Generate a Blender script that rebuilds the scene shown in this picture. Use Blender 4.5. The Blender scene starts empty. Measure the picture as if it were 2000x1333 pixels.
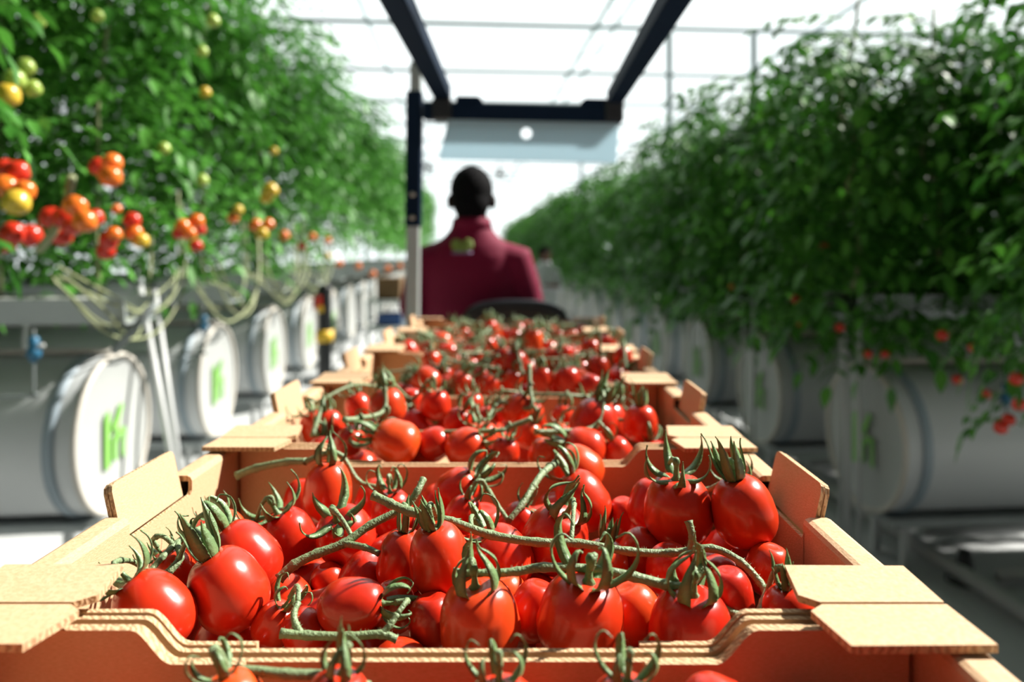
import bpy, math, random
import numpy as np
from mathutils import Vector, Matrix, Quaternion

random.seed(11)
rng = np.random.default_rng(5)
SC = bpy.context.scene
COL = SC.collection
PI = math.pi
# ------------------------------------------------------------------ camera model
F, CX, CY, CAMZ = 1430.0, 1018.0, 497.0, 1.35


def P(px, py, d):
    """world point seen at photo pixel (px, py) at distance d along the view direction"""
    return Vector(((px - CX) / F * d, d, CAMZ + (CY - py) / F * d))


PHI = 0.0776  # the crop rows run this much to the side of the cart


def G(u, v, z):
    c, s = math.cos(PHI), math.sin(PHI)
    return Vector((u * c - v * s, u * s + v * c, z))


# ------------------------------------------------------------------ materials
def new_mat(name):
    m = bpy.data.materials.new(name)
    m.use_nodes = True
    nt = m.node_tree
    b = nt.nodes['Principled BSDF']
    return m, nt, b


def simple(name, col, rough=0.5, metal=0.0, spec=0.5, bump=0.0, bscale=60.0, var=0.0, vscale=8.0):
    m, nt, b = new_mat(name)
    b.inputs['Base Color'].default_value = (*col, 1)
    b.inputs['Roughness'].default_value = rough
    b.inputs['Metallic'].default_value = metal
    b.inputs['Specular IOR Level'].default_value = spec
    tc = nt.nodes.new('ShaderNodeTexCoord')
    if var > 0:
        n = nt.nodes.new('ShaderNodeTexNoise')
        n.inputs['Scale'].default_value = vscale
        n.inputs['Detail'].default_value = 4
        nt.links.new(tc.outputs['Object'], n.inputs['Vector'])
        mx = nt.nodes.new('ShaderNodeMix')
        mx.data_type = 'RGBA'
        mx.inputs['A'].default_value = (*[max(0, c * (1 - var)) for c in col], 1)
        mx.inputs['B'].default_value = (*[min(1, c * (1 + var)) for c in col], 1)
        nt.links.new(n.outputs['Fac'], mx.inputs['Factor'])
        nt.links.new(mx.outputs['Result'], b.inputs['Base Color'])
    if bump > 0:
        n2 = nt.nodes.new('ShaderNodeTexNoise')
        n2.inputs['Scale'].default_value = bscale
        n2.inputs['Detail'].default_value = 3
        nt.links.new(tc.outputs['Object'], n2.inputs['Vector'])
        bp = nt.nodes.new('ShaderNodeBump')
        bp.inputs['Strength'].default_value = bump
        bp.inputs['Distance'].default_value = 0.01
        nt.links.new(n2.outputs['Fac'], bp.inputs['Height'])
        nt.links.new(bp.outputs['Normal'], b.inputs['Normal'])
    return m


def mat_tomato():
    m, nt, b = new_mat('tomato_skin')
    oi = nt.nodes.new('ShaderNodeObjectInfo')
    cr = nt.nodes.new('ShaderNodeValToRGB')
    e = cr.color_ramp.elements
    e[0].position = 0.0; e[0].color = (0.54, 0.017, 0.006, 1)
    e[1].position = 1.0; e[1].color = (0.72, 0.08, 0.012, 1)
    x = cr.color_ramp.elements.new(0.72); x.color = (0.65, 0.038, 0.008, 1)
    nt.links.new(oi.outputs['Random'], cr.inputs['Fac'])
    tc = nt.nodes.new('ShaderNodeTexCoord')
    n = nt.nodes.new('ShaderNodeTexNoise')
    n.inputs['Scale'].default_value = 45; n.inputs['Detail'].default_value = 2
    nt.links.new(tc.outputs['Object'], n.inputs['Vector'])
    mx = nt.nodes.new('ShaderNodeMix'); mx.data_type = 'RGBA'
    mx.inputs['B'].default_value = (0.82, 0.06, 0.01, 1)
    mr = nt.nodes.new('ShaderNodeMapRange')
    mr.inputs['From Min'].default_value = 0.45; mr.inputs['From Max'].default_value = 0.8
    mr.inputs['To Max'].default_value = 0.35
    nt.links.new(n.outputs['Fac'], mr.inputs['Value'])
    nt.links.new(mr.outputs['Result'], mx.inputs['Factor'])
    nt.links.new(cr.outputs['Color'], mx.inputs['A'])
    nt.links.new(mx.outputs['Result'], b.inputs['Base Color'])
    b.inputs['Roughness'].default_value = 0.27
    b.inputs['Specular IOR Level'].default_value = 0.5
    b.inputs['Coat Weight'].default_value = 0.12
    b.inputs['Coat Roughness'].default_value = 0.08
    n3 = nt.nodes.new('ShaderNodeTexNoise')
    n3.inputs['Scale'].default_value = 60
    nt.links.new(tc.outputs['Object'], n3.inputs['Vector'])
    bp = nt.nodes.new('ShaderNodeBump')
    bp.inputs['Strength'].default_value = 0.12; bp.inputs['Distance'].default_value = 0.004
    nt.links.new(n3.outputs['Fac'], bp.inputs['Height'])
    nt.links.new(bp.outputs['Normal'], b.inputs['Normal'])
    return m


def mat_card():
    m, nt, b = new_mat('kraft_cardboard')
    tc = nt.nodes.new('ShaderNodeTexCoord')
    mp = nt.nodes.new('ShaderNodeMapping')
    mp.inputs['Scale'].default_value = (60, 60, 260)
    nt.links.new(tc.outputs['Object'], mp.inputs['Vector'])
    n = nt.nodes.new('ShaderNodeTexNoise')
    n.inputs['Scale'].default_value = 5; n.inputs['Detail'].default_value = 6
    nt.links.new(mp.outputs['Vector'], n.inputs['Vector'])
    cr = nt.nodes.new('ShaderNodeValToRGB')
    cr.color_ramp.elements[0].position = 0.3
    cr.color_ramp.elements[0].color = (0.55, 0.345, 0.185, 1)
    cr.color_ramp.elements[1].position = 0.72
    cr.color_ramp.elements[1].color = (0.66, 0.445, 0.27, 1)
    nt.links.new(n.outputs['Fac'], cr.inputs['Fac'])
    nt.links.new(cr.outputs['Color'], b.inputs['Base Color'])
    b.inputs['Roughness'].default_value = 0.62
    b.inputs['Specular IOR Level'].default_value = 0.35
    bp = nt.nodes.new('ShaderNodeBump')
    bp.inputs['Strength'].default_value = 0.25; bp.inputs['Distance'].default_value = 0.002
    nt.links.new(n.outputs['Fac'], bp.inputs['Height'])
    nt.links.new(bp.outputs['Normal'], b.inputs['Normal'])
    return m


def mat_edge():
    m, nt, b = new_mat('corrugated_cut_edge')
    tc = nt.nodes.new('ShaderNodeTexCoord')
    sx = nt.nodes.new('ShaderNodeSeparateXYZ')
    nt.links.new(tc.outputs['Object'], sx.inputs['Vector'])
    ad = nt.nodes.new('ShaderNodeMath'); ad.operation = 'ADD'
    nt.links.new(sx.outputs['X'], ad.inputs[0]); nt.links.new(sx.outputs['Y'], ad.inputs[1])
    nz = nt.nodes.new('ShaderNodeTexNoise'); nz.inputs['Scale'].default_value = 160
    nt.links.new(tc.outputs['Object'], nz.inputs['Vector'])
    ml = nt.nodes.new('ShaderNodeMath'); ml.operation = 'MULTIPLY_ADD'
    ml.inputs[1].default_value = 2 * PI / 0.0052
    nt.links.new(ad.outputs[0], ml.inputs[0])
    mn = nt.nodes.new('ShaderNodeMath'); mn.operation = 'MULTIPLY'; mn.inputs[1].default_value = 14.0
    nt.links.new(nz.outputs['Fac'], mn.inputs[0]); nt.links.new(mn.outputs[0], ml.inputs[2])
    sn = nt.nodes.new('ShaderNodeMath'); sn.operation = 'SINE'
    nt.links.new(ml.outputs[0], sn.inputs[0])
    cr = nt.nodes.new('ShaderNodeValToRGB')
    cr.color_ramp.elements[0].position = 0.25; cr.color_ramp.elements[0].color = (0.40, 0.235, 0.12, 1)
    cr.color_ramp.elements[1].position = 0.6; cr.color_ramp.elements[1].color = (0.62, 0.42, 0.235, 1)
    mr = nt.nodes.new('ShaderNodeMapRange')
    mr.inputs['From Min'].default_value = -1; mr.inputs['From Max'].default_value = 1
    nt.links.new(sn.outputs[0], mr.inputs['Value'])
    nt.links.new(mr.outputs['Result'], cr.inputs['Fac'])
    nt.links.new(cr.outputs['Color'], b.inputs['Base Color'])
    b.inputs['Roughness'].default_value = 0.85
    bp = nt.nodes.new('ShaderNodeBump')
    bp.inputs['Strength'].default_value = 0.25; bp.inputs['Distance'].default_value = 0.002
    nt.links.new(mr.outputs['Result'], bp.inputs['Height'])
    nt.links.new(bp.outputs['Normal'], b.inputs['Normal'])
    return m


def mat_leaf(name, c1, c2, trans=0.3):
    m, nt, b = new_mat(name)
    geo = nt.nodes.new('ShaderNodeNewGeometry')
    cr = nt.nodes.new('ShaderNodeValToRGB')
    cr.color_ramp.elements[0].color = (*c1, 1)
    cr.color_ramp.elements[1].color = (*c2, 1)
    nt.links.new(geo.outputs['Random Per Island'], cr.inputs['Fac'])
    nt.links.new(cr.outputs['Color'], b.inputs['Base Color'])
    b.inputs['Roughness'].default_value = 0.5
    b.inputs['Specular IOR Level'].default_value = 0.35
    tr = nt.nodes.new('ShaderNodeBsdfTranslucent')
    nt.links.new(cr.outputs['Color'], tr.inputs['Color'])
    mx = nt.nodes.new('ShaderNodeMixShader')
    mx.inputs['Fac'].default_value = trans
    nt.links.new(b.outputs['BSDF'], mx.inputs[1]); nt.links.new(tr.outputs['BSDF'], mx.inputs[2])
    nt.links.new(mx.outputs['Shader'], nt.nodes['Material Output'].inputs['Surface'])
    return m


def mat_glass(name, fac=0.04, tint=(1, 1, 1)):
    m, nt, b = new_mat(name)
    t = nt.nodes.new('ShaderNodeBsdfTransparent'); t.inputs['Color'].default_value = (*tint, 1)
    g = nt.nodes.new('ShaderNodeBsdfGlossy'); g.inputs['Roughness'].default_value = 0.05
    mx = nt.nodes.new('ShaderNodeMixShader'); mx.inputs['Fac'].default_value = fac
    nt.links.new(t.outputs[0], mx.inputs[1]); nt.links.new(g.outputs[0], mx.inputs[2])
    nt.links.new(mx.outputs['Shader'], nt.nodes['Material Output'].inputs['Surface'])
    return m


M = {}
M['tomato'] = mat_tomato()
M['card'] = mat_card()
M['edge'] = mat_edge()
M['stem'] = simple('vine_green', (0.20, 0.275, 0.135), 0.5, bump=0.3, bscale=400, var=0.35, vscale=60)
M['calyx'] = simple('calyx_green', (0.13, 0.215, 0.085), 0.45, bump=0.2, bscale=300, var=0.4, vscale=90)
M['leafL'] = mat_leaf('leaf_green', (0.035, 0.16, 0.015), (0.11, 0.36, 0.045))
M['leafR'] = mat_leaf('leaf_green_shaded', (0.03, 0.14, 0.015), (0.11, 0.34, 0.04), 0.2)  # same leaf as the sunlit side, its shade put into colour and translucency
M['vine'] = simple('bare_vine', (0.26, 0.29, 0.15), 0.6, var=0.3, vscale=10)
M['fruit_red'] = simple('fruit_red', (0.55, 0.03, 0.012), 0.25)
M['fruit_orange'] = simple('fruit_orange', (0.75, 0.17, 0.02), 0.25)
M['fruit_yellow'] = simple('fruit_yellow', (0.62, 0.42, 0.04), 0.28)
M['fruit_green'] = simple('fruit_green', (0.36, 0.50, 0.09), 0.3)
M['duct'] = simple('white_film', (0.60, 0.63, 0.64), 0.4, bump=0.15, bscale=9, var=0.05, vscale=3)
M['cap'] = simple('cap_film', (0.42, 0.44, 0.43), 0.4, bump=0.2, bscale=6, var=0.06, vscale=4)
M['caprim'] = simple('cap_rim', (0.58, 0.55, 0.49), 0.45)
M['band'] = simple('duct_band', (0.30, 0.37, 0.42), 0.5)
M['logo'] = simple('logo_green', (0.22, 0.52, 0.10), 0.5)
M['gutter'] = simple('gutter_steel', (0.36, 0.40, 0.40), 0.45, metal=0.1, var=0.12, vscale=6)
M['whitepaint'] = simple('white_paint', (0.55, 0.57, 0.57), 0.4)
M['bag'] = simple('white_bag', (0.76, 0.78, 0.74), 0.4, bump=0.4, bscale=20)
M['blue'] = simple('blue_plastic', (0.02, 0.13, 0.24), 0.4)
M['tube'] = simple('grey_tube', (0.18, 0.21, 0.21), 0.5)
M['black'] = simple('black_plastic', (0.012, 0.014, 0.017), 0.45)
M['yellow'] = simple('yellow_tape', (0.8, 0.5, 0.03), 0.5)
M['navy'] = simple('navy_paint', (0.007, 0.016, 0.034), 0.6, spec=0.04, var=0.15, vscale=15)
M['silver'] = simple('galvanised_tube', (0.42, 0.47, 0.46), 0.45, metal=0.35, var=0.12, vscale=14)
M['plate'] = mat_leaf('visor_plate', (0.60, 0.73, 0.79), (0.60, 0.73, 0.79), 0.74)
M['bolt'] = simple('bolt_steel', (0.5, 0.48, 0.42), 0.35, metal=0.8)
M['shirt'] = simple('maroon_cloth', (0.17, 0.002, 0.030), 0.75, spec=0.25, bump=0.5, bscale=7)
M['skin'] = simple('dark_skin', (0.022, 0.012, 0.009), 0.6, spec=0.2)
M['hair'] = simple('black_hair', (0.004, 0.004, 0.005), 0.8, spec=0.08, bump=0.6, bscale=120)
M['pants'] = simple('black_trousers', (0.012, 0.012, 0.016), 0.8)
M['jeans'] = simple('blue_jeans', (0.03, 0.09, 0.22), 0.8)
M['white_cloth'] = simple('white_cloth', (0.75, 0.78, 0.82), 0.8)
M['skin2'] = simple('brown_skin', (0.16, 0.07, 0.04), 0.55)
M['emb_green'] = simple('embroidery_green', (0.22, 0.30, 0.06), 0.7)
M['emb_purple'] = simple('embroidery_purple', (0.20, 0.13, 0.26), 0.7)
M['seat'] = simple('seat_vinyl', (0.012, 0.015, 0.020), 0.3)
M['steel'] = simple('roof_steel', (0.40, 0.50, 0.53), 0.5)
M['glass'] = mat_glass('roof_glass', 0.03)
M['floor'] = simple('concrete', (0.50, 0.52, 0.51), 0.6, var=0.22, vscale=1.3, bump=0.1, bscale=30)
M['film'] = simple('ground_film', (0.50, 0.52, 0.52), 0.5, var=0.2, vscale=1.0, bump=0.3, bscale=6)
M['brownbox'] = simple('brown_carton', (0.16, 0.09, 0.035), 0.7)
M['crate'] = simple('blue_crate', (0.01, 0.07, 0.26), 0.45)
M['deck'] = simple('cart_deck', (0.25, 0.26, 0.27), 0.5, metal=0.3)
M['rubber'] = simple('rubber', (0.02, 0.02, 0.02), 0.7)


# ------------------------------------------------------------------ mesh building
class MB:
    def __init__(self):
        self.v, self.f, self.m, self.s = [], [], [], []

    def add(self, vs, fs, mi=0, smooth=True, T=None):
        b = len(self.v)
        if T is not None:
            vs = [T @ Vector(p) for p in vs]
        self.v.extend([tuple(p) for p in vs])
        for k, f in enumerate(fs):
            self.f.append([b + i for i in f])
            self.m.append(mi[k] if isinstance(mi, list) else mi)
            self.s.append(smooth)
        return self

    def box(self, c, s, mi=0, T=None, bev=0.0):
        x, y, z = s[0] / 2, s[1] / 2, s[2] / 2
        if bev <= 0:
            vs = [(c[0] + i * x, c[1] + j * y, c[2] + k * z) for i in (-1, 1) for j in (-1, 1) for k in (-1, 1)]
            fs = [(0, 1, 3, 2), (4, 6, 7, 5), (0, 4, 5, 1), (2, 3, 7, 6), (0, 2, 6, 4), (1, 5, 7, 3)]
            return self.add(vs, fs, mi, False, T)
        b = min(bev, x * .9, y * .9, z * .9)
        vs, idx = [], {}
        for i in (-1, 1):
            for j in (-1, 1):
                for k in (-1, 1):
                    for a in range(3):
                        p = [i * (x - b), j * (y - b), k * (z - b)]
                        p[a] = (i * x, j * y, k * z)[a]
                        idx[(i, j, k, a)] = len(vs)
                        vs.append((c[0] + p[0], c[1] + p[1], c[2] + p[2]))
        fs = []
        for i in (-1, 1):
            q = [idx[(i, -1, -1, 0)], idx[(i, 1, -1, 0)], idx[(i, 1, 1, 0)], idx[(i, -1, 1, 0)]]
            fs.append(q if i > 0 else q[::-1])
            q = [idx[(-1, i, -1, 1)], idx[(-1, i, 1, 1)], idx[(1, i, 1, 1)], idx[(1, i, -1, 1)]]
            fs.append(q if i > 0 else q[::-1])
            q = [idx[(-1, -1, i, 2)], idx[(1, -1, i, 2)], idx[(1, 1, i, 2)], idx[(-1, 1, i, 2)]]
            fs.append(q if i > 0 else q[::-1])
        for i in (-1, 1):
            for j in (-1, 1):
                fs.append([idx[(i, j, -1, 0)], idx[(i, j, -1, 1)], idx[(i, j, 1, 1)], idx[(i, j, 1, 0)]])
                fs.append([idx[(i, -1, j, 0)], idx[(i, -1, j, 2)], idx[(i, 1, j, 2)], idx[(i, 1, j, 0)]])
                fs.append([idx[(-1, i, j, 1)], idx[(-1, i, j, 2)], idx[(1, i, j, 2)], idx[(1, i, j, 1)]])
                for k in (-1, 1):
                    fs.append([idx[(i, j, k, 0)], idx[(i, j, k, 1)], idx[(i, j, k, 2)]])
        return self.add(vs, fs, mi, False, T)

    def tube(self, pts, rad, seg=8, mi=0, cap=True, smooth=True, flat=1.0):
        pts = [Vector(p) for p in pts]
        n = len(pts)
        if not hasattr(rad, '__len__'):
            rad = [rad] * n
        t0 = (pts[1] - pts[0]).normalized()
        up = Vector((0, 0, 1)) if abs(t0.z) < 0.9 else Vector((1, 0, 0))
        a = t0.cross(up).normalized()
        vs, fs = [], []
        for i in range(n):
            t = (pts[min(i + 1, n - 1)] - pts[max(i - 1, 0)])
            if t.length < 1e-9:
                t = t0.copy()
            t.normalize()
            a = (a - t * a.dot(t))
            if a.length < 1e-6:
                a = t.orthogonal()
            a.normalize()
            b = t.cross(a)
            for k in range(seg):
                w = 2 * PI * k / seg
                vs.append(pts[i] + (a * math.cos(w) + b * math.sin(w) * flat) * rad[i])
        for i in range(n - 1):
            for k in range(seg):
                k2 = (k + 1) % seg
                fs.append((i * seg + k, i * seg + k2, (i + 1) * seg + k2, (i + 1) * seg + k))
        if cap:
            fs.append(tuple(range(seg))[::-1])
            fs.append(tuple((n - 1) * seg + k for k in range(seg)))
        return self.add(vs, fs, mi, smooth)

    def lathe(self, prof, seg=24, mi=0, T=None, smooth=True):
        """prof: list of (r, z) bottom to top"""
        vs, fs, rows = [], [], []
        for r, z in prof:
            if r < 1e-7:
                rows.append([len(vs)]); vs.append((0, 0, z))
            else:
                rows.append(list(range(len(vs), len(vs) + seg)))
                vs += [(r * math.cos(2 * PI * k / seg), r * math.sin(2 * PI * k / seg), z) for k in range(seg)]
        for a, b in zip(rows, rows[1:]):
            for k in range(seg):
                k2 = (k + 1) % seg
                q = [a[k % len(a)], a[k2 % len(a)], b[k2 % len(b)], b[k % len(b)]]
                o = []
                for i in q:
                    if i not in o:
                        o.append(i)
                if len(o) >= 3:
                    fs.append(tuple(o))
        return self.add(vs, fs, mi, smooth, T)

    def prism(self, poly, th, T, mface=0, medge=0, edge_marks=None):
        """poly: 2-D outline (ccw) in the local xy plane, extruded th along local z from 0"""
        n = len(poly)
        vs = [(p[0], p[1], 0) for p in poly] + [(p[0], p[1], th) for p in poly]
        fs = [tuple(range(n))[::-1], tuple(range(n, 2 * n))]
        mi = [mface, mface]
        for i in range(n):
            j = (i + 1) % n
            fs.append((i, j, n + j, n + i))
            mi.append(medge if edge_marks is None or edge_marks[i] else mface)
        return self.add(vs, fs, mi, False, T)

    def loft(self, rings, seg=20, mi=0, T=None):
        """rings: list of (centre xyz, rx, ry) horizontal ellipses"""
        vs, fs = [], []
        for c, rx, ry in rings:
            for k in range(seg):
                w = 2 * PI * k / seg
                vs.append((c[0] + rx * math.cos(w), c[1] + ry * math.sin(w), c[2]))
        for i in range(len(rings) - 1):
            for k in range(seg):
                k2 = (k + 1) % seg
                fs.append((i * seg + k, i * seg + k2, (i + 1) * seg + k2, (i + 1) * seg + k))
        fs.append(tuple(range(seg))[::-1])
        fs.append(tuple((len(rings) - 1) * seg + k for k in range(seg)))
        return self.add(vs, fs, mi, True, T)

    def mesh(self, name, mats):
        me = bpy.data.meshes.new(name)
        me.from_pydata(self.v, [], self.f)
        for m in (mats if isinstance(mats, (list, tuple)) else [mats]):
            me.materials.append(m)
        me.polygons.foreach_set('material_index', self.m)
        me.polygons.foreach_set('use_smooth', self.s)
        me.update()
        return me

    def build(self, name, mats, parent=None, loc=None):
        return link(name, self.mesh(name, mats), parent, loc)


def link(name, me, parent=None, loc=None):
    o = bpy.data.objects.new(name, me)
    COL.objects.link(o)
    if parent is not None:
        o.parent = parent
    if loc is not None:
        o.location = loc
    return o


def tag(o, label, cat, group=None, kind=None):
    o['label'] = label
    o['category'] = cat
    if group:
        o['group'] = group
    if kind:
        o['kind'] = kind
    return o


def thing(name, label, cat, loc=(0, 0, 0), group=None, rot=None):
    o = bpy.data.objects.new(name, None)
    o.empty_display_size = 0.05
    COL.objects.link(o)
    o.location = loc
    if rot is not None:
        o.rotation_euler = rot
    return tag(o, label, cat, group)


def struct(o):
    o['kind'] = 'structure'
    return o


def copy_tree(o, parent=None):
    c = o.copy()
    COL.objects.link(c)
    c.parent = parent
    for ch in list(o.children):
        copy_tree(ch, c)
    return c


def spline(ctrl, n=6):
    """Catmull-Rom through control points"""
    c = [Vector(p) for p in ctrl]
    c = [c[0] * 2 - c[1]] + c + [c[-1] * 2 - c[-2]]
    out = []
    for i in range(1, len(c) - 2):
        p0, p1, p2, p3 = c[i - 1], c[i], c[i + 1], c[i + 2]
        for k in range(n):
            t = k / n
            out.append(0.5 * ((2 * p1) + (p2 - p0) * t + (2 * p0 - 5 * p1 + 4 * p2 - p3) * t * t
                              + (3 * p1 - p0 - 3 * p2 + p3) * t ** 3))
    out.append(c[-2].copy())
    return out


def align_z(axis, spin=0.0):
    q = Vector((0, 0, 1)).rotation_difference(Vector(axis).normalized())
    return q @ Quaternion((0, 0, 1), spin)


ORD = ['first', 'second', 'third', 'fourth', 'fifth', 'sixth', 'seventh', 'eighth', 'ninth', 'tenth', 'eleventh',
       'twelfth', 'thirteenth', 'fourteenth', 'fifteenth', 'sixteenth', 'seventeenth', 'eighteenth', 'nineteenth',
       'twentieth']
# ------------------------------------------------------------------ cardboard trays
TXC = -0.045          # centre line of the row of trays
TH = 0.115            # tray height
RIM = CAMZ - 0.216
TBOT = RIM - TH
TY = [0.242, 0.642, 1.042, 1.442, 1.842, 2.242]


def end_profile(xo, xi, s, drop=0.0):
    """outline (x, z) of an end board from |x| = xi to xo on side s with the S-shaped step"""
    hi, lo = TH - 0.006 - drop, TH - 0.026 - drop
    curve = []
    for k in range(9):
        t = k / 8
        e = t * t * (3 - 2 * t)
        curve.append((0.184 - 0.024 * t, hi + (lo - hi) * e))
    return hi, lo, curve


def make_tray():
    root = thing('cardboard_tray', 'tray', 'tray')
    Tz = Matrix.Identity(4)
    mb = MB()
    mb.prism([(-.298, -.197), (.298, -.197), (.298, .197), (-.298, .197)], 0.005, Tz, 0, 1)
    mb.build('base', [M['card'], M['edge']], root)
    XZ = Matrix(((1, 0, 0, 0), (0, 0, -1, 0), (0, 1, 0, 0), (0, 0, 0, 1)))  # local (x, y, z) -> (x, -z, y)
    hi, lo, cv = end_profile(.297, 0, 1)
    outline = [(-.297, .005), (.297, .005), (.297, hi)] + cv + [(-x, z) for x, z in reversed(cv)] + [(-.297, hi)]
    marks = [i >= 2 and i < len(outline) - 1 for i in range(len(outline))]
    for s in (-1, 1):
        mb = MB()
        mb.prism(outline, 0.0045, Matrix.Translation((0, -0.1925 if s < 0 else 0.197, 0)) @ XZ, 0, 1, marks)
        mb.build('end_panel', [M['card'], M['edge']], root)
        hi2, lo2, cv2 = end_profile(.297, .12, 1, -0.0015)
        for sx in (-1, 1):
            o2 = [(.118, .005), (.272, .005), (.272, hi2)] + cv2 + [(.118, lo2)]
            mk = [i >= 2 for i in range(len(o2))]
            if sx < 0:
                o2 = [(-x, z) for x, z in reversed(o2)]
                mk = [mk[(len(o2) - 2 - i) % len(o2)] for i in range(len(o2))]
            mb = MB()
            mb.prism(o2, 0.0045, Matrix.Translation((0, -0.187 if s < 0 else 0.1915, 0)) @ XZ, 0, 1, mk)
            mb.build('corner_panel', [M['card'], M['edge']], root)
    # side walls: hollow, rolled over at the rim; a gap in the middle takes the tab
    for s in (-1, 1):
        mb = MB()
        prof = [(.300, 0), (.300, TH - .004), (.2985, TH - .0015), (.295, TH), (.281, TH), (.2775, TH - .0015),
                (.276, TH - .005), (.276, .005), (.2795, .005), (.2795, TH - .0055), (.2965, TH - .0055), (.2965, 0)]
        for y0, y1 in ((-.197, -.042), (.072, .197)):
            n = len(prof)
            vs = [(s * x, y0, z) for x, z in prof] + [(s * x, y1, z) for x, z in prof]
            fs, mi = [], []
            for i in range(n):
                j = (i + 1) % n
                q = (i, j, n + j, n + i)
                fs.append(q[::-1] if s > 0 else q)
                mi.append(0)
            # ring shaped end faces (strip by strip)
            for b in (0, n):
                outer = list(range(0, 8)); inner = [11, 11, 10, 10, 9, 9, 9, 8]
                for a in range(7):
                    q = [b + outer[a], b + outer[a + 1], b + inner[a + 1], b + inner[a]]
                    o = []
                    for i in q:
                        if i not in o:
                            o.append(i)
                    if len(o) > 2:
                        fs.append(tuple(o)); mi.append(1)
            mb.add(vs, fs, mi, False)
        YZ = Matrix(((0, 0, 1, 0), (1, 0, 0, 0), (0, 1, 0, 0), (0, 0, 0, 1)))  # local (x,y,z)->(z, x, y)
        pl = [(-.045, 0), (.075, 0), (.075, TH - .014), (.068, TH - .018), (-.038, TH - .018), (-.045, TH - .014)]
        mb.prism(pl, .0035, Matrix.Translation((.2965 if s > 0 else -.300, 0, 0)) @ YZ, 0, 1)
        pl = [(-.045, .005), (.075, .005), (.075, TH - .010), (.069, TH - .0175), (-.039, TH - .0175), (-.045, TH - .010)]
        mb.prism(pl, .0035, Matrix.Translation((.276 if s > 0 else -.2795, 0, 0)) @ YZ, 0, 1)
        mb.build('side_panel', [M['card'], M['edge']], root)
        # tab: two plies leaning outwards
        mb = MB()
        w, h, r = .054, .046, .006
        pl = [(-w, 0), (w, 0), (w, h - r), (w - .3 * r, h - .3 * r), (w - r, h), (-w + r, h), (-w + .3 * r, h - .3 * r), (-w, h - r)]
        ax = Vector((s * .013, 0, .060)).normalized()
        ny = Vector((0, 1, 0))
        nz = ny.cross(ax)
        for off, hh in ((0, 0), (.0038, -.001)):
            R = Matrix(((ny.x, ax.x, nz.x, s * .283), (ny.y, ax.y, nz.y, .014), (ny.z, ax.z, nz.z, TH - .0185 + hh), (0, 0, 0, 1)))
            R = R @ Matrix.Translation((0, 0, (off if nz.x > 0 else -off - .0033) if s > 0 else (-off - .0033 if nz.x > 0 else off)))
            mb.prism(pl, .0033, R, 0, 1)
        mb.build('tab', [M['card'], M['edge']], root)
    for sx in (-1, 1):
        for sy in (-1, 1):
            mb = MB()
            pl = [(.301, .1985), (.226, .1985), (.216, .190), (.222, .150), (.301, .151)]
            mk = [False, True, True, True, False] if sy < 0 else [False, True, True, True, False]
            pl2 = [(sx * x, sy * y) for x, y in pl]
            if sx * sy < 0:
                pl2 = pl2[::-1]
                mk = [mk[(3 - i) % 5] for i in range(5)]
            th = .0045
            T = Matrix.Translation((0, 0, TH + .0006)) @ Matrix.Rotation(sx * random.uniform(-.01, .016), 4, 'Y') @ Matrix.Rotation(sy * random.uniform(-.02, .05), 4, 'X')
            T = Matrix.Translation((0, sy * .2, TH + .0008)) @ Matrix.Rotation(-sy * random.uniform(0.0, .06), 4, 'X') @ Matrix.Translation((0, -sy * .2, 0))
            if pl2:
                a = sum(pl2[i][0] * pl2[(i + 1) % 5][1] - pl2[(i + 1) % 5][0] * pl2[i][1] for i in range(5))
                if a < 0:
                    pl2 = pl2[::-1]
                    mk = [mk[(3 - i) % 5] for i in range(5)]
            mb.prism(pl2, th, T, 0, 1, mk)
            mb.build('corner_flap', [M['card'], M['edge']], root)
    return root


TRAY_LABELS = [
    'brown cardboard tray nearest the camera, its front cut off by the frame',
    'brown cardboard tray in sharp focus, second in the row on the cart',
    'brown cardboard tray directly behind the sharp one, third in the row on the cart',
    'brown cardboard tray fourth in the row on the cart, slightly blurred',
    'brown cardboard tray fifth in the row on the cart, last but one',
    'brown cardboard tray at the far end, in front of the dark seat back',
]
TRAY_SAY = ['the tray nearest the camera', 'the sharp second tray', 'the third tray', 'the fourth tray', 'the fifth tray',
            'the far last tray']
tray0 = make_tray()
for i, ty in enumerate(TY):
    t = tray0 if i == 0 else copy_tree(tray0)
    t.location = (TXC, ty, TBOT)
    tag(t, TRAY_LABELS[i], 'tray', 'cardboard tomato trays in a row on the cart')

# ------------------------------------------------------------------ tomatoes
TR, TL = 0.0245, 0.0285   # half width, half length of the unit tomato


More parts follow.
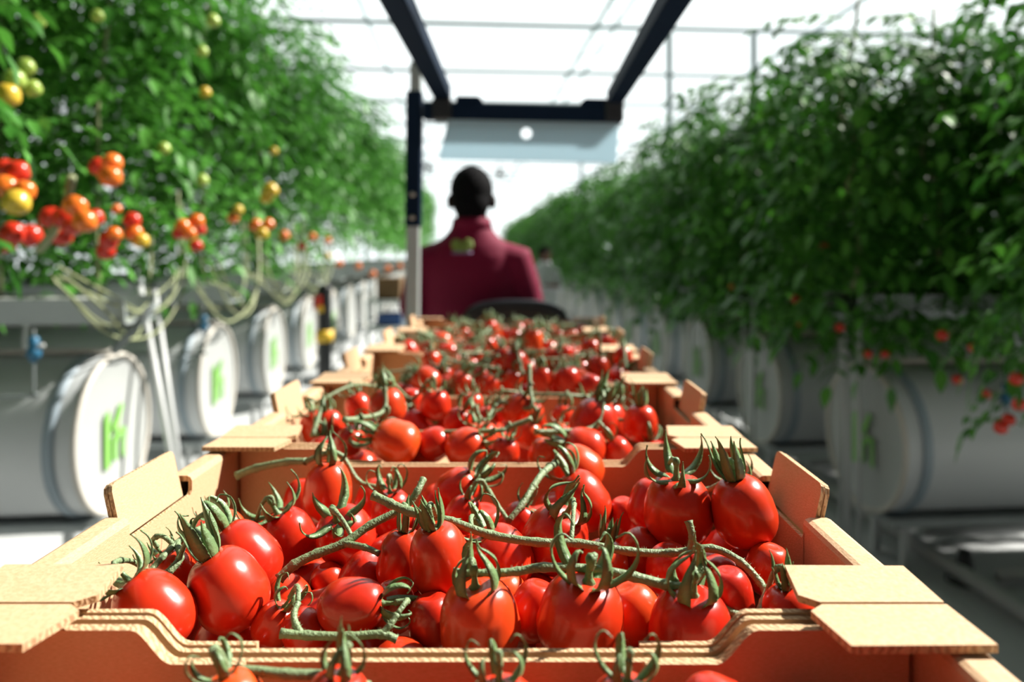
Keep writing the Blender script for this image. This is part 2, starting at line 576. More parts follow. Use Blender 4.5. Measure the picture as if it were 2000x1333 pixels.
def tomato_mesh(k):
    r = random.Random(100 + k)
    nz, ns = 18, 28
    elong = TL
    lob = r.uniform(.01, .03); ph = r.uniform(0, 6)
    nl = r.choice((3, 4))
    sq = r.uniform(2.1, 2.45)
    vs, fs, rows = [], [], []
    for i in range(nz + 1):
        t = -1 + 2 * i / nz
        th = t * PI / 2
        z = math.sin(th); c = max(0.0, math.cos(th))
        rad = c ** (2 / sq)
        zz = (abs(z) ** (2 / sq)) * (1 if z > 0 else -1)
        rad *= 1 - 0.05 * zz + (0.03 if zz < 0 else 0)
        z_m = zz * elong
        dim = math.exp(-(rad / .28) ** 2) * 0.0042 if z > 0 else math.exp(-(rad / .16) ** 2) * -0.0008
        z_m -= dim
        if rad < 1e-4:
            rows.append([len(vs)]); vs.append((0, 0, z_m))
        else:
            row = []
            for k2 in range(ns):
                a = 2 * PI * k2 / ns
                rr = rad * TR * (1 + lob * math.cos(nl * a + ph) * (0.4 + .6 * max(0, zz)) + .012 * math.cos(a + ph * 2))
                row.append(len(vs)); vs.append((rr * math.cos(a), rr * math.sin(a), z_m))
            rows.append(row)
    for a, b in zip(rows, rows[1:]):
        for k2 in range(ns):
            q = [a[k2 % len(a)], a[(k2 + 1) % ns % len(a)], b[(k2 + 1) % ns % len(b)], b[k2 % len(b)]]
            o = []
            for i in q:
                if i not in o:
                    o.append(i)
            fs.append(tuple(o))
    mb = MB(); mb.add(vs, fs)
    return mb.mesh('tomato', M['tomato'])


TOM = [tomato_mesh(k) for k in range(6)]
SEP = {
    'open': [(.002, .000), (.008, .0025), (.0145, .004), (.020, .0085), (.0225, .0155), (.0215, .022)],
    'lantern': [(.002, .000), (.0085, .0008), (.0135, .006), (.0135, .0145), (.009, .0215), (.0035, .027), (.002, .033)],
    'swept': [(.002, .000), (.006, .004), (.0085, .012), (.0095, .021), (.0105, .027), (.012, .031)],
    'wild': [(.002, .000), (.009, .003), (.016, .010), (.019, .019), (.015, .026), (.010, .023)],
}


def calyx_mesh(style, k):
    r = random.Random(k * 7 + len(style))
    mb = MB()
    n = r.choice((5, 6, 6))
    for j in range(n):
        a = 2 * PI * j / n + r.uniform(-.25, .25)
        sc = r.uniform(.8, 1.25)
        base = [Vector((x * sc, 0, z * sc)) for x, z in SEP[style]]
        tw = r.uniform(-.35, .35)
        path = spline(base, 3)
        m = len(path)
        vs, fs = [], []
        for i, p in enumerate(path):
            t = i / (m - 1)
            w = 0.0021 * (0.7 + 1.1 * math.sin(PI * min(1, t * 1.15) ** .8)) * (1 - t ** 3) * r.uniform(.93, 1.07) + .0003
            tang = (path[min(i + 1, m - 1)] - path[max(i - 1, 0)]).normalized()
            side = Vector((0, 1, 0))
            nrm = tang.cross(side)
            q = p + side * math.sin(t * 2.2) * tw * .012
            vs += [q - side * w + nrm * -w * .35, q - nrm * .0009, q + side * w + nrm * -w * .35, q + nrm * .0003]
        for i in range(m - 1):
            for c in range(4):
                c2 = (c + 1) % 4
                fs.append((i * 4 + c, i * 4 + c2, i * 4 + 4 + c2, i * 4 + 4 + c))
        fs.append((0, 1, 2, 3)); fs.append(tuple((m - 1) * 4 + c for c in (3, 2, 1, 0)))
        R = Matrix.Rotation(a, 4, 'Z')
        mb.add(vs, fs, 0, True, R)
    # hub and pedicel with its knuckle
    mb.lathe([(0, -.002), (.0035, -.001), (.004, .001), (.0024, .003), (.0017, .008), (.0018, .011), (.0026, .013),
              (.0026, .0145), (.0017, .0165), (0, .017)], 8)
    me = mb.mesh('calyx', M['calyx'])
    return me


CAL = {s: [calyx_mesh(s, k) for k in range(4)] for s in SEP}
STY = ['open', 'lantern', 'swept', 'wild']


class Tm:
    """one tomato of the pile"""
    def __init__(s, p, axis, r=TR, l=TL, mob=1.0, truss=None, cal=None, hero=False):
        s.p = np.array(p, float); s.ax = np.array(Vector(axis).normalized()); s.r = r; s.l = l
        s.mob = mob; s.truss = truss; s.cal = cal; s.hero = hero

    def top(s, extra=0.0):
        return Vector(s.p + s.ax * (s.l - .003 + extra))


def rad_dir(t, d):
    c = abs(float(np.dot(t.ax, d)))
    return 1.0 / math.sqrt(c * c / (t.l * t.l) + (1 - c * c) / (t.r * t.r))


def relax(ts, yc, iters=70):
    n = len(ts)
    for it in range(iters):
        moved = 0
        for i in range(n):
            a = ts[i]
            for j in range(i + 1, n):
                b = ts[j]
                dv = b.p - a.p
                if abs(dv[0]) > .07 or abs(dv[1]) > .07 or abs(dv[2]) > .07:
                    continue
                d = math.sqrt(float(dv @ dv)) + 1e-9
                if d > .07:
                    continue
                u = dv / d
                need = (rad_dir(a, u) + rad_dir(b, u)) * 0.985
                if d < need:
                    ov = (need - d) * .6
                    wa, wb = a.mob, b.mob
                    a.p -= u * ov * wa / (wa + wb); b.p += u * ov * wb / (wa + wb)
                    moved += 1
        for a in ts:
            ex = rad_dir(a, np.array((1., 0, 0))) + .001
            ey = rad_dir(a, np.array((0, 1., 0))) + .001
            ez = rad_dir(a, np.array((0, 0, 1.))) + .001
            a.p[0] = min(max(a.p[0], TXC - .276 + ex), TXC + .276 - ex)
            a.p[1] = min(max(a.p[1], yc - .187 + ey), yc + .187 - ey)
            a.p[2] = max(a.p[2], TBOT + .005 + ez)
            if not a.hero:
                a.p[2] = min(a.p[2], RIM - .012)
        if moved == 0:
            break


def overlaps(a, b, tol):
    dv = b.p - a.p
    d = math.sqrt(float(dv @ dv)) + 1e-9
    return d < (rad_dir(a, dv / d) + rad_dir(b, dv / d)) * tol


def hero(px, py, w, ln, ang, tilt, d, truss, cal):
    r = w / 2 * d / F
    l = (ln / 2 * d / F) if ln else r * 1.17
    l = min(max(l, r * 1.02), r * 1.32)
    a = math.radians(ang)
    c = math.sqrt(max(0, 1 - tilt * tilt))
    return Tm(P(px, py, d), (math.cos(a) * c, -tilt, math.sin(a) * c), r, l, .12, truss, cal, True)


# px, py, width, length, image angle of the stem end, tilt towards camera, distance, vine, calyx style
A = [
    (322, 1190, 132, 165, 130, .0, .51, 'left', 'open'),
    (440, 1163, 138, 165, 118, .1, .535, 'left', 'swept'),
    (480, 1092, 118, 150, 130, .0, .585, 'left', 'wild'),
    (445, 1040, 76, 90, 120, .0, .655, 'left', 'open'),
    (337, 1118, 80, 92, 110, .3, .585, 'left', 'open'),
    (563, 1054, 106, 116, 110, .1, .66, 'left', 'open'),
    (641, 960, 92, 122, 90, -.1, .745, 'backleft', 'lantern'),
    (592, 985, 78, 104, 95, -.2, .79, 'backleft', None),
    (766, 1003, 82, 96, 95, .1, .72, 'backleft', 'wild'),
    (674, 1046, 112, 124, 100, .62, .645, 'branch', 'open'),
    (712, 1128, 92, 104, 60, .2, .60, 'branch', None),
    (785, 1098, 98, 142, 85, .0, .585, 'branch', 'swept'),
    (859, 1096, 116, 150, 100, .12, .548, 'long', 'swept'),
    (980, 1100, 122, 132, 120, .2, .60, 'long', 'wild'),
    (1085, 1052, 128, 134, 70, .35, .625, 'long', 'lantern'),
    (1322, 1008, 132, 140, 95, .15, .625, 'right', 'open'),
    (1450, 1016, 122, 144, 105, .05, .605, 'right', 'swept'),
    (1494, 990, 92, 118, 110, -.1, .68, 'right', 'open'),
    (1216, 1008, 62, 78, 100, .1, .73, 'right', None),
    (1270, 985, 84, 100, 80, -.1, .70, 'right', None),
    (1262, 1070, 84, 98, 70, .1, .625, 'long', None),
    (1494, 1106, 88, 100, 80, .1, .585, 'long', None),
    (1425, 1168, 92, 132, 95, .1, .515, 'long', None),
    (1540, 1196, 102, 110, 100, .1, .50, 'long', 'swept'),
    (1140, 980, 98, 122, 120, -.15, .73, 'backmid', 'wild'),
    (1130, 917, 90, 98, 140, -.1, .80, 'backmid', None),
    (896, 960, 88, 94, 40, .0, .745, 'backmid', 'wild'),
    (1012, 1025, 74, 80, 60, .0, .69, 'backmid', 'open'),
    (905, 1004, 70, 76, 70, .1, .70, 'backmid', 'wild'),
    (676, 1192, 104, 148, 8, .1, .515, 'front', 'wild'),
    (528, 1212, 82, 92, 60, .1, .53, 'front', 'wild'),
    (846, 1216, 96, 112, 100, .0, .52, 'front', None),
    (768, 1186, 88, 100, 95, .0, .545, 'front', None),
    (604, 1228, 84, 94, 120, .0, .515, 'front', None),
    (937, 1214, 155, 168, 97, .18, .49, 'rim', 'lantern'),
    (1043, 1192, 96, 118, 75, .0, .525, 'rim', None),
    (1136, 1206, 166, 168, 80, .15, .49, 'rim', 'wild'),
    (1240, 1200, 106, 118, 110, .0, .525, 'rim', None),
    (1348, 1226, 158, 156, 88, .2, .49, 'rim', 'lantern'),
    (1180, 1105, 96, 100, 85, .0, .60, 'rim', 'swept'),
    (1310, 1116, 96, 110, 95, .0, .575, 'rim', None),
    (640, 1142, 72, 84, 100, .1, .62, 'front', None),
    (985, 1165, 92, 100, 100, .1, .56, 'rim', None),
]
B_ = [(1160, 826, 92, 88, 70, .0, .93, 'swept'), (1252, 828, 66, 74, 88, .0, .97, 'swept'), (778, 864, 86, 94, 160, .0, .885, 'wild'),
      (755, 795, 72, 74, 100, .0, 1.0, 'lantern'), (850, 790, 60, 60, 90, .1, 1.06, 'open'), (700, 797, 52, 60, 110, 0, 1.09, 'open'),
      (803, 788, 46, 60, 90, 0, 1.12, None), (1012, 800, 56, 66, 60, 0, 1.02, 'open'), (1032, 850, 54, 56, 70, 0, .99, 'swept'),
      (895, 826, 52, 54, 60, .1, 1.0, 'wild'), (947, 822, 50, 56, 60, .1, 1.03, 'wild'), (905, 876, 80, 70, 30, 0, .885, 'open'),
      (850, 868, 66, 60, 30, 0, .90, None), (985, 884, 60, 52, 80, 0, .89, 'open'), (1062, 886, 60, 52, 80, 0, .89, None),
      (1140, 876, 84, 66, 160, 0, .885, 'wild'), (642, 832, 56, 64, 100, 0, 1.0, 'lantern'), (684, 862, 56, 58, 60, .1, .92, 'open'),
      (735, 845, 54, 52, 60, 0, .97, 'open'), (1093, 850, 46, 50, 80, 0, 1.02, 'open'), (922, 792, 48, 50, 90, 0, 1.1, 'open'),
      (1205, 882, 56, 52, 120, 0, .89, 'wild'), (1100, 815, 46, 46, 80, 0, 1.08, 'lantern'), (972, 806, 44, 48, 80, 0, 1.1, 'open'),
      (1195, 790, 40, 44, 80, 0, 1.12, 'open')]
C_ = [(832, 745, 56, 52, 140, 0, 1.285, 'open'), (900, 752, 52, 48, 60, 0, 1.285, 'wild'), (955, 754, 44, 44, 60, 0, 1.29, 'open'),
      (1057, 740, 46, 50, 90, 0, 1.30, 'lantern'), (1113, 742, 50, 50, 100, 0, 1.30, 'open'), (1150, 752, 44, 42, 70, 0, 1.29, None),
      (1006, 712, 52, 54, 90, 0, 1.38, 'open'), (984, 700, 42, 44, 110, 0, 1.46, 'wild'), (1166, 722, 48, 56, 80, 0, 1.40, 'open'),
      (1000, 742, 40, 44, 60, 0, 1.35, 'wild'), (935, 736, 40, 44, 60, 0, 1.40, 'lantern'), (1078, 700, 38, 40, 60, 0, 1.5, 'open'),
      (1228, 697, 36, 40, 90, 0, 1.52, 'swept'), (842, 705, 38, 40, 90, 0, 1.52, 'wild'), (1030, 726, 40, 44, 90, 0, 1.42, 'open')]
D_ = [(834, 684, 36, 36, 100, 0, 1.72, 'open'), (862, 668, 37, 38, 160, 0, 1.84, 'wild'), (1038, 668, 40, 50, 80, 0, 1.76, 'lantern'),
      (875, 690, 40, 34, 20, 0, 1.70, 'open'), (1152, 680, 36, 34, 80, 0, 1.72, 'open'), (1185, 672, 34, 30, 60, 0, 1.80, 'wild'),
      (1010, 688, 36, 36, 80, 0, 1.75, 'open'), (1100, 690, 36, 34, 80, 0, 1.75, 'open')]
E_ = [(957, 641, 31, 32, 90, 0, 2.15, 'wild'), (1075, 645, 30, 30, 60, 0, 2.2, 'open'), (1088, 658, 30, 28, 60, 0, 2.1, 'open'),
      (1117, 657, 26, 28, 90, 0, 2.2, 'open'), (1050, 655, 30, 30, 80, 0, 2.12, 'lantern'), (905, 655, 30, 30, 90, 0, 2.15, 'wild')]
Z_ = [(455, 1392, 130, 150, 110, .0, .395, 'z0', 'wild'), (640, 1398, 140, 150, 80, .0, .39, 'z0', 'lantern'), (560, 1470, 130, 140, 100, 0, .385, 'z0', None),
      (330, 1470, 130, 150, 100, 0, .38, 'z0', None), (985, 1412, 150, 160, 92, .0, .39, 'z1', 'wild'), (1215, 1402, 150, 150, 85, .0, .39, 'z1', 'wild'),
      (1395, 1396, 140, 120, 150, .0, .395, 'z1', None), (790, 1480, 140, 150, 90, 0, .38, 'z0', None), (1560, 1480, 130, 150, 70, 0, .385, 'z1', None), (1100, 1480, 130, 150, 70, 0, .385, 'z1', None)]
PATHS_Z = {'z0': [([P(412, 1335, .405), P(470, 1312, .405), P(560, 1318, .40), P(640, 1322, .40), P(720, 1345, .395)], .0026, .0030)],
           'z1': [([P(930, 1345, .395), P(1000, 1340, .395), P(1100, 1362, .395), P(1225, 1345, .395), P(1300, 1375, .39)], .0030, .0024)]}
LAB_Z = {'z0': 'cut vine at the left of the nearest tray, mostly cut off by the frame',
         'z1': 'cut vine at the right of the nearest tray, mostly cut off by the frame'}


def fill(ts, yc, n_top, n_low, ylim=None):
    r = random.Random(int(yc * 1000))
    y0, y1 = (yc - .165, yc + .165) if ylim is None else ylim
    for lay, n, zr in ((0, n_top, (RIM - .050, RIM - .026)), (1, n_low, (TBOT + .032, TBOT + .06))):
        tries = 0; k = 0
        while k < n and tries < 1500:
            tries += 1
            p = (r.uniform(TXC - .25, TXC + .25), r.uniform(y0, y1), r.uniform(*zr))
            if lay == 0 and abs(p[0] - TXC) > .17 and abs(p[1] - yc) > .10:
                continue
            s = r.uniform(.9, 1.08)
            t = Tm(p, (r.uniform(-.7, .7), r.uniform(-.5, .5), r.uniform(.4, 1) if lay == 0 else r.uniform(-.5, 1)), TR * s, TL * s * r.uniform(.95, 1.05), 1.0,
                   None, r.choice(STY) if lay == 0 else None)
            if any(overlaps(t, o, .80) for o in ts):
                continue
            ts.append(t); k += 1


def place(t, parent, origin):
    s = t.r / TR
    o = link('tomato', TOM[random.randrange(6)], parent)
    o.rotation_mode = 'QUATERNION'
    o.rotation_quaternion = align_z(t.ax, random.uniform(0, 6.28))
    o.location = Vector(t.p) - origin
    o.scale = (s, s, t.l / TL)
    if t.cal:
        c = link('calyx', CAL[t.cal][random.randrange(4)], o)
        c.location = (0, 0, TL - .0046)
        k = random.uniform(.92, 1.12)
        c.scale = (k, k, k * s / (t.l / TL))
        c.rotation_euler = (random.uniform(-.1, .1), random.uniform(-.1, .1), random.uniform(0, 6.28))
    return o


def hairs(mb, pts, rad, n):
    """fine fuzz on the vine"""
    for _ in range(n):
        i = random.randrange(len(pts) - 1)
        p = pts[i].lerp(pts[i + 1], random.random())
        t = (pts[i + 1] - pts[i]).normalized()
        d = t.cross(Vector((random.gauss(0, 1), random.gauss(0, 1), random.gauss(0, 1)))).normalized()
        l = rad + random.uniform(.0008, .0021)
        e = p + d * l + t * random.uniform(-.0006, .0006)
        w = t * .00011; w2 = d.cross(t) * .00011
        b = p + d * rad * .8
        mb.add([b - w, b + w, b + w2, e], [(0, 1, 3), (1, 2, 3), (2, 0, 3)], 0, True)


def stem_mesh(main_paths, branches, origin, fuzz=0):
    mb = MB()
    for path, r0, r1 in main_paths:
        pts = spline([Vector(p) - origin for p in path], 6)
        n = len(pts)
        rad = [r0 + (r1 - r0) * i / (n - 1) for i in range(n)]
        for i in range(0, n, 6):
            rad[i] *= 1.18
        mb.tube(pts, rad, 9)
        if fuzz:
            hairs(mb, pts, (r0 + r1) / 2, int(fuzz * n))
    for b in branches:
        pts = spline([Vector(p) - origin for p in b], 4)
        n = len(pts)
        rad = [.0019] * n
        rad[n // 2] = .0027
        mb.tube(pts, rad, 7)
        if fuzz:
            hairs(mb, pts, .0019, int(fuzz * n * .5))
    return mb


def closest(paths, p):
    best = None
    for path in paths:
        for q in spline(path, 6):
            d = (q - p).length
            if best is None or d < best[0]:
                best = (d, q)
    return best[1]


def make_truss(ts, label, group, paths, fuzz=0):
    org = Vector(sum((Vector(t.p) for t in ts), Vector()) / len(ts))
    org.z = min(t.p[2] - t.r for t in ts)
    root = thing('tomato_vine', label, 'tomatoes', org, group)
    br = []
    allp = [p[0] for p in paths]
    for t in ts:
        if not t.cal:
            continue
        top = t.top(.013)
        q = closest(allp, top)
        if (q - top).length < .085:
            ax = Vector(t.ax)
            mid = top + ax * .006 + (q - top) * .35
            br.append([top - ax * .004, top + ax * .004, mid.lerp(q, .25) + Vector((0, 0, .003)), q])
    stem_mesh(paths, br, org, fuzz).build('stem', M['stem'], root)
    for t in ts:
        place(t, root, org)
    return root


# ---- the sharp tray
TA = [hero(*h[:7], h[7], h[8]) for h in A]
fill(TA, TY[1], 0, 44)
relax(TA, TY[1], 80)
PATHS_A = {
    'left': [([P(292, 1118, .55), P(318, 1088, .56), P(345, 1062, .575), P(372, 1042, .59)], .0021, .0028),
             ([P(345, 1062, .575), P(352, 1090, .56), P(328, 1120, .55)], .0026, .003),
             ([P(372, 1042, .59), P(430, 1018, .63), P(500, 1020, .66)], .0026, .0016)],
    'backleft': [([P(462, 930, .78), P(500, 915, .78), P(560, 903, .775), P(598, 902, .77)], .0042, .0036),
                 ([P(598, 902, .77), P(640, 885, .765), P(668, 892, .765), P(700, 940, .755), P(735, 952, .745), P(768, 962, .74)], .003, .0022)],
    'branch': [([P(545, 1132, .57), P(575, 1104, .575), P(620, 1082, .58), P(672, 1062, .585), P(724, 1026, .595), P(790, 992, .605), P(815, 960, .61), P(827, 936, .62)], .0040, .0027),
               ([P(672, 1062, .585), P(712, 1070, .575), P(740, 1082, .57)], .0028, .0022)],
    'long': [([P(728, 968, .585), P(762, 984, .58), P(800, 1000, .575), P(882, 1020, .565), P(960, 1046, .56), P(1050, 1060, .555), P(1130, 1062, .555), P(1230, 1078, .55), P(1310, 1081, .55), P(1390, 1072, .55), P(1446, 1098, .54), P(1484, 1138, .53), P(1500, 1168, .52)], .0036, .0026),
             ([P(1345, 1080, .55), P(1352, 1050, .55), P(1345, 1018, .555)], .0022, .003),
             ([P(1390, 1176, .50), P(1440, 1202, .497), P(1472, 1212, .497), P(1492, 1176, .51), P(1500, 1150, .52)], .0024, .003)],
    'right': [([P(1300, 930, .66), P(1340, 955, .67), P(1380, 958, .66), P(1420, 940, .65), P(1455, 935, .65)], .0022, .0026) ],
    'backmid': [([P(993, 1018, .66), P(1018, 988, .67), P(1042, 950, .69), P(1060, 925, .71), P(1085, 905, .74)], .0026, .0034),
                ([P(993, 1018, .66), P(970, 985, .68), P(955, 960, .70), P(935, 940, .72)], .002, .0024)],
    'front': [([P(548, 1238, .487), P(600, 1242, .487), P(680, 1244, .487), P(745, 1240, .487), P(775, 1250, .487)], .0030, .0026),
              ([P(745, 1240, .487), P(762, 1222, .49), P(776, 1200, .495)], .0024, .002),
              ([P(590, 1242, .487), P(578, 1222, .492), P(574, 1200, .498), P(582, 1178, .505)], .0026, .002)],
    'rim': [([P(886, 1118, .50), P(950, 1121, .497), P(1010, 1117, .497), P(1062, 1109, .497), P(1160, 1113, .497), P(1240, 1128, .495), P(1300, 1143, .493), P(1340, 1146, .493), P(1375, 1110, .50)], .0026, .0036)],
}
LAB_A = {
    'left': 'cut vine of ripe tomatoes with upswept green calyxes at the left of the sharp tray',
    'backleft': 'cut vine with thick bare stalk jutting left over the back of the sharp tray',
    'branch': 'cut vine with forked thick stalk between the left corner and middle of the sharp tray',
    'long': 'cut vine with the longest stem, running across the middle of the sharp tray',
    'right': 'cut vine with two big upright tomatoes beside the right-hand tab of the sharp tray',
    'backmid': 'cut vine of tomatoes leaning on the back board of the sharp tray, at its middle',
    'front': 'cut vine lying low against the front board of the sharp tray, stem along the board',
    'rim': 'cut vine of large upright tomatoes lined up along the front of the sharp tray',
}
GRP = 'cut vines of ripe tomatoes in the trays'
for t in TA:
    if t.truss is None:
        best = min((o for o in TA if o.truss), key=lambda o: float(np.sum((o.p - t.p) ** 2)))
        t.truss = best.truss
for k in PATHS_A:
    make_truss([t for t in TA if t.truss == k], LAB_A[k], GRP, PATHS_A[k], 5)


def auto_trusses(ts, tray, size=6):
    yc = TY[tray]
    tops = [t for t in ts if t.cal or t.hero]
    low = [t for t in ts if t not in tops]
    left = list(tops)
    groups = []
    left.sort(key=lambda t: (round((t.p[1] - yc) / .12), t.p[0]))
    while left:
        seed = left.pop(0)
        g = [seed]
        while len(g) < size and left:
            c = min(left, key=lambda t: min(float(np.sum((t.p - o.p)[:2] ** 2)) for o in g[-2:]))
            if min(float(np.sum((c.p - o.p)[:2] ** 2)) for o in g) > .12 ** 2:
                break
            g.append(c); left.remove(c)
        groups.append(g)
    big = [g for g in groups if len(g) >= 3]
    for g in groups:
        if len(g) < 3:
            for t in g:
                min(big, key=lambda b: min(float(np.sum((t.p - o.p) ** 2)) for o in b)).append(t)
    for t in low:
        min(big, key=lambda b: min(float(np.sum((t.p - o.p) ** 2)) for o in b)).append(t)
    big.sort(key=lambda g: np.mean([t.p[1] for t in g]))
    # rows front to back, then across: each vine gets a place of its own in words
    nrow = max(1, round(len(big) / 3))
    per = math.ceil(len(big) / nrow)
    rows = [big[i:i + per] for i in range(0, len(big), per)]
    rown = {1: ['across'], 2: ['front', 'back'], 3: ['front', 'middle', 'back'], 4: ['front', 'second', 'third', 'back'],
            5: ['front', 'second', 'middle', 'fourth', 'back']}[len(rows)]
    acr = {1: [''], 2: ['left end', 'right end'], 3: ['left end', 'middle', 'right end'], 4: ['left end', 'left of middle', 'right of middle', 'right end']}
    for rn, row in zip(rown, rows):
        row.sort(key=lambda g: np.mean([t.p[0] for t in g]))
        for an, g in zip(acr[len(row)], row):
            lab = f'cut vine of ripe tomatoes in {TRAY_SAY[tray]}, {rn} row' + (f', {an}' if an else '')
            vis = [t for t in g if t.cal]
            pts = [t.top(.011) for t in vis] or [g[0].top(.011)]
            c = sum(pts, Vector()) / len(pts)
            cov = np.cov(np.array([(p.x, p.y) for p in pts]).T) if len(pts) > 2 else np.eye(2)
            w, vec = np.linalg.eigh(cov)
            ax = Vector((vec[0, 1], vec[1, 1], 0))
            pts.sort(key=lambda p: (p - c).dot(ax))
            path = []
            for p in pts:
                s = (p - c).dot(ax)
                line = c + ax * s
                q = line.lerp(p, .55); q.z = max(p.z, c.z) * .5 + p.z * .5 + .004
                if not path or (q - path[-1]).length > .015:
                    path.append(q)
            if len(path) < 2:
                path = [pts[0] - ax * .03, pts[0], pts[0] + ax * .03]
            e = (path[0] - path[1]).normalized()
            path.insert(0, path[0] + e * .03 + Vector((0, 0, .004)))
            for p in path:
                p.x = min(max(p.x, TXC - .262), TXC + .262); p.y = min(max(p.y, yc - .18), yc + .18)
            make_truss(g, lab, GRP, [(path, .0034, .0022)], 2 if tray in (0, 2) else 0)


TZ = [hero(*h) for h in Z_]
fill(TZ, TY[0], 0, 44)
relax(TZ, TY[0], 60)
for t in TZ:
    if t.truss is None:
        t.truss = 'z0' if t.p[0] < TXC else 'z1'
for k in PATHS_Z:
    make_truss([t for t in TZ if t.truss == k], LAB_Z[k], GRP, PATHS_Z[k], 3)
for tray, heroes, nt, nl, yl in ((2, B_, 14, 22, None), (3, C_, 26, 16, None), (4, D_, 32, 8, None), (5, E_, 36, 6, None)):
    ts = [hero(*h[:7], None, h[7]) for h in heroes]
    fill(ts, TY[tray], nt, nl, yl)
    relax(ts, TY[tray], 60)
    auto_trusses(ts, tray, 6)
# ------------------------------------------------------------------ the harvest cart
DECK = TBOT - .002
cart = thing('harvest_cart', 'flat harvest cart under the trays with a navy overhead frame and one side post', 'cart', (0, 0, 0))
mb = MB(); mb.box((TXC, 1.02, DECK - .015), (.66, 3.1, .03), bev=.004); mb.build('deck', M['deck'], cart)
for x in (-.33, .24):
    for y in (-.42, 2.44):
        mb = MB(); mb.box((x, y, (DECK - .03 + .16) / 2), (.045, .045, DECK - .03 - .16)); mb.build('leg', M['navy'], cart)
        mb = MB()
        mb.lathe([(0, -.02), (.06, -.02), (.078, -.014), (.08, 0), (.078, .014), (.06, .02), (0, .02)], 24, 0,
                 Matrix.Translation((x, y, .08)) @ Matrix.Rotation(PI / 2, 4, 'Y'))
        w = mb.build('wheel', M['rubber'], cart)
        mb = MB(); mb.box((x, y, .15), (.06, .05, .02)); mb.box((x - .028, y, .11), (.004, .03, .09)); mb.box((x + .028, y, .11), (.004, .03, .09))
        mb.build('fork', M['silver'], w)
for x in (-.33, .24):
    mb = MB(); mb.box((x, 1.01, .3), (.03, 2.82, .03)); mb.build('side_rail', M['navy'], cart)
YP = 2.5
lean = Matrix.Rotation(-.011, 4, 'Y')
px0, px1 = (793 - CX) / F * YP, (823 - CX) / F * YP
pxm, pw = (px0 + px1) / 2, px1 - px0
zt = lambda py: CAMZ + (CY - py) / F * YP
Tp = Matrix.Translation((pxm, YP, zt(420))) @ Matrix.Rotation(.010, 4, 'Y') @ Matrix.Translation((0, 0, -zt(420)))
mb = MB(); mb.box((0, 0, (DECK + zt(300)) / 2), (pw * .82, pw * .82, zt(300) - DECK), 0, Tp, .003); post = mb.build('post', M['silver'], cart)
post['label'] = 'bare galvanised lower length of the post'
mb = MB(); mb.box((0, 0, (zt(443) + zt(180)) / 2), (pw, pw, zt(180) - zt(443)), 0, Tp, .004)
sl = mb.build('post_sleeve', M['navy'], cart)
for py in (381, 426):
    mb = MB()
    mb.lathe([(0, 0), (.009, 0), (.009, .004), (.005, .007), (0, .007)], 10, 0, Tp @ Matrix.Translation((0, -pw / 2, zt(py))) @ Matrix.Rotation(PI / 2, 4, 'X'))
    mb.build('bolt', M['bolt'], sl)
mb = MB(); mb.box((.004, 0, (zt(180) + zt(122)) / 2), (pw * .72, pw * .72, zt(122) - zt(180)), 0, Tp, .003); mb.build('post_top', M['silver'], cart)
# cross beam, a little lower on its free end
xl, xr = (828 - CX) / F * YP, (1214 - CX) / F * YP
zb0, zb1 = zt(206), zt(238)
Tb = Matrix.Translation(((xl + xr) / 2, YP, (zb0 + zb1) / 2)) @ Matrix.Rotation(.020, 4, 'Y')
mb = MB(); mb.box((0, 0, 0), (xr - xl, .05, zb0 - zb1), 0, Tb, .003); mb.build('cross_beam', M['navy'], cart)
L = xr - xl
for sx, w in ((-.5 * L + .155, .09), (.5 * L - .095, .09)):
    mb = MB()
    pl = [(-w / 2, 0), (w / 2, 0), (w / 2, .012), (w / 2 - .014, .024), (-w / 2, .024)] if sx < 0 else [(-w / 2, 0), (w / 2, 0), (w / 2, .024), (-w / 2 + .014, .024), (-w / 2, .012)]
    XZm = Matrix(((1, 0, 0, 0), (0, 0, -1, 0), (0, 1, 0, 0), (0, 0, 0, 1)))
    mb.prism(pl, .04, Tb @ Matrix.Translation((sx, .02, (zb0 - zb1) / 2)) @ XZm)
    mb.build('gusset_plate', M['navy'], cart)
for pxa, pxb, pya, pyb in ((846, 884, 196, 236), (1180, 1216, 201, 240)):
    mb = MB()
    mb.box(((pxa + pxb - 2 * CX) / 2 / F * YP, YP - .002, (zt(pya) + zt(pyb)) / 2), ((pxb - pxa) / F * YP, .07, (pyb - pya) / F * YP), 0, None, .005)
    mb.build('corner_joint', M['black'], cart)
for xa, xb, zz in ((-.296, -.240, .525), (.292, .345, .508)):
    mb = MB()
    # runs back over the camera to the rear of the cart
    mb.box(((xa + xb) / 2, (YP - .47) / 2, CAMZ + zz + .026), (xb - xa, YP + .47, .05), 0, None, .003)
    mb.build('roof_rail', M['navy'], cart)
mb = MB(); mb.box((.02, -.47, CAMZ + .53), (.72, .05, .05)); mb.build('cross_beam', M['navy'], cart)
mb = MB(); mb.box((-.33, -.47, (DECK + CAMZ + .5) / 2), (.05, .05, CAMZ + .5 - DECK)); mb.build('post', M['navy'], cart)
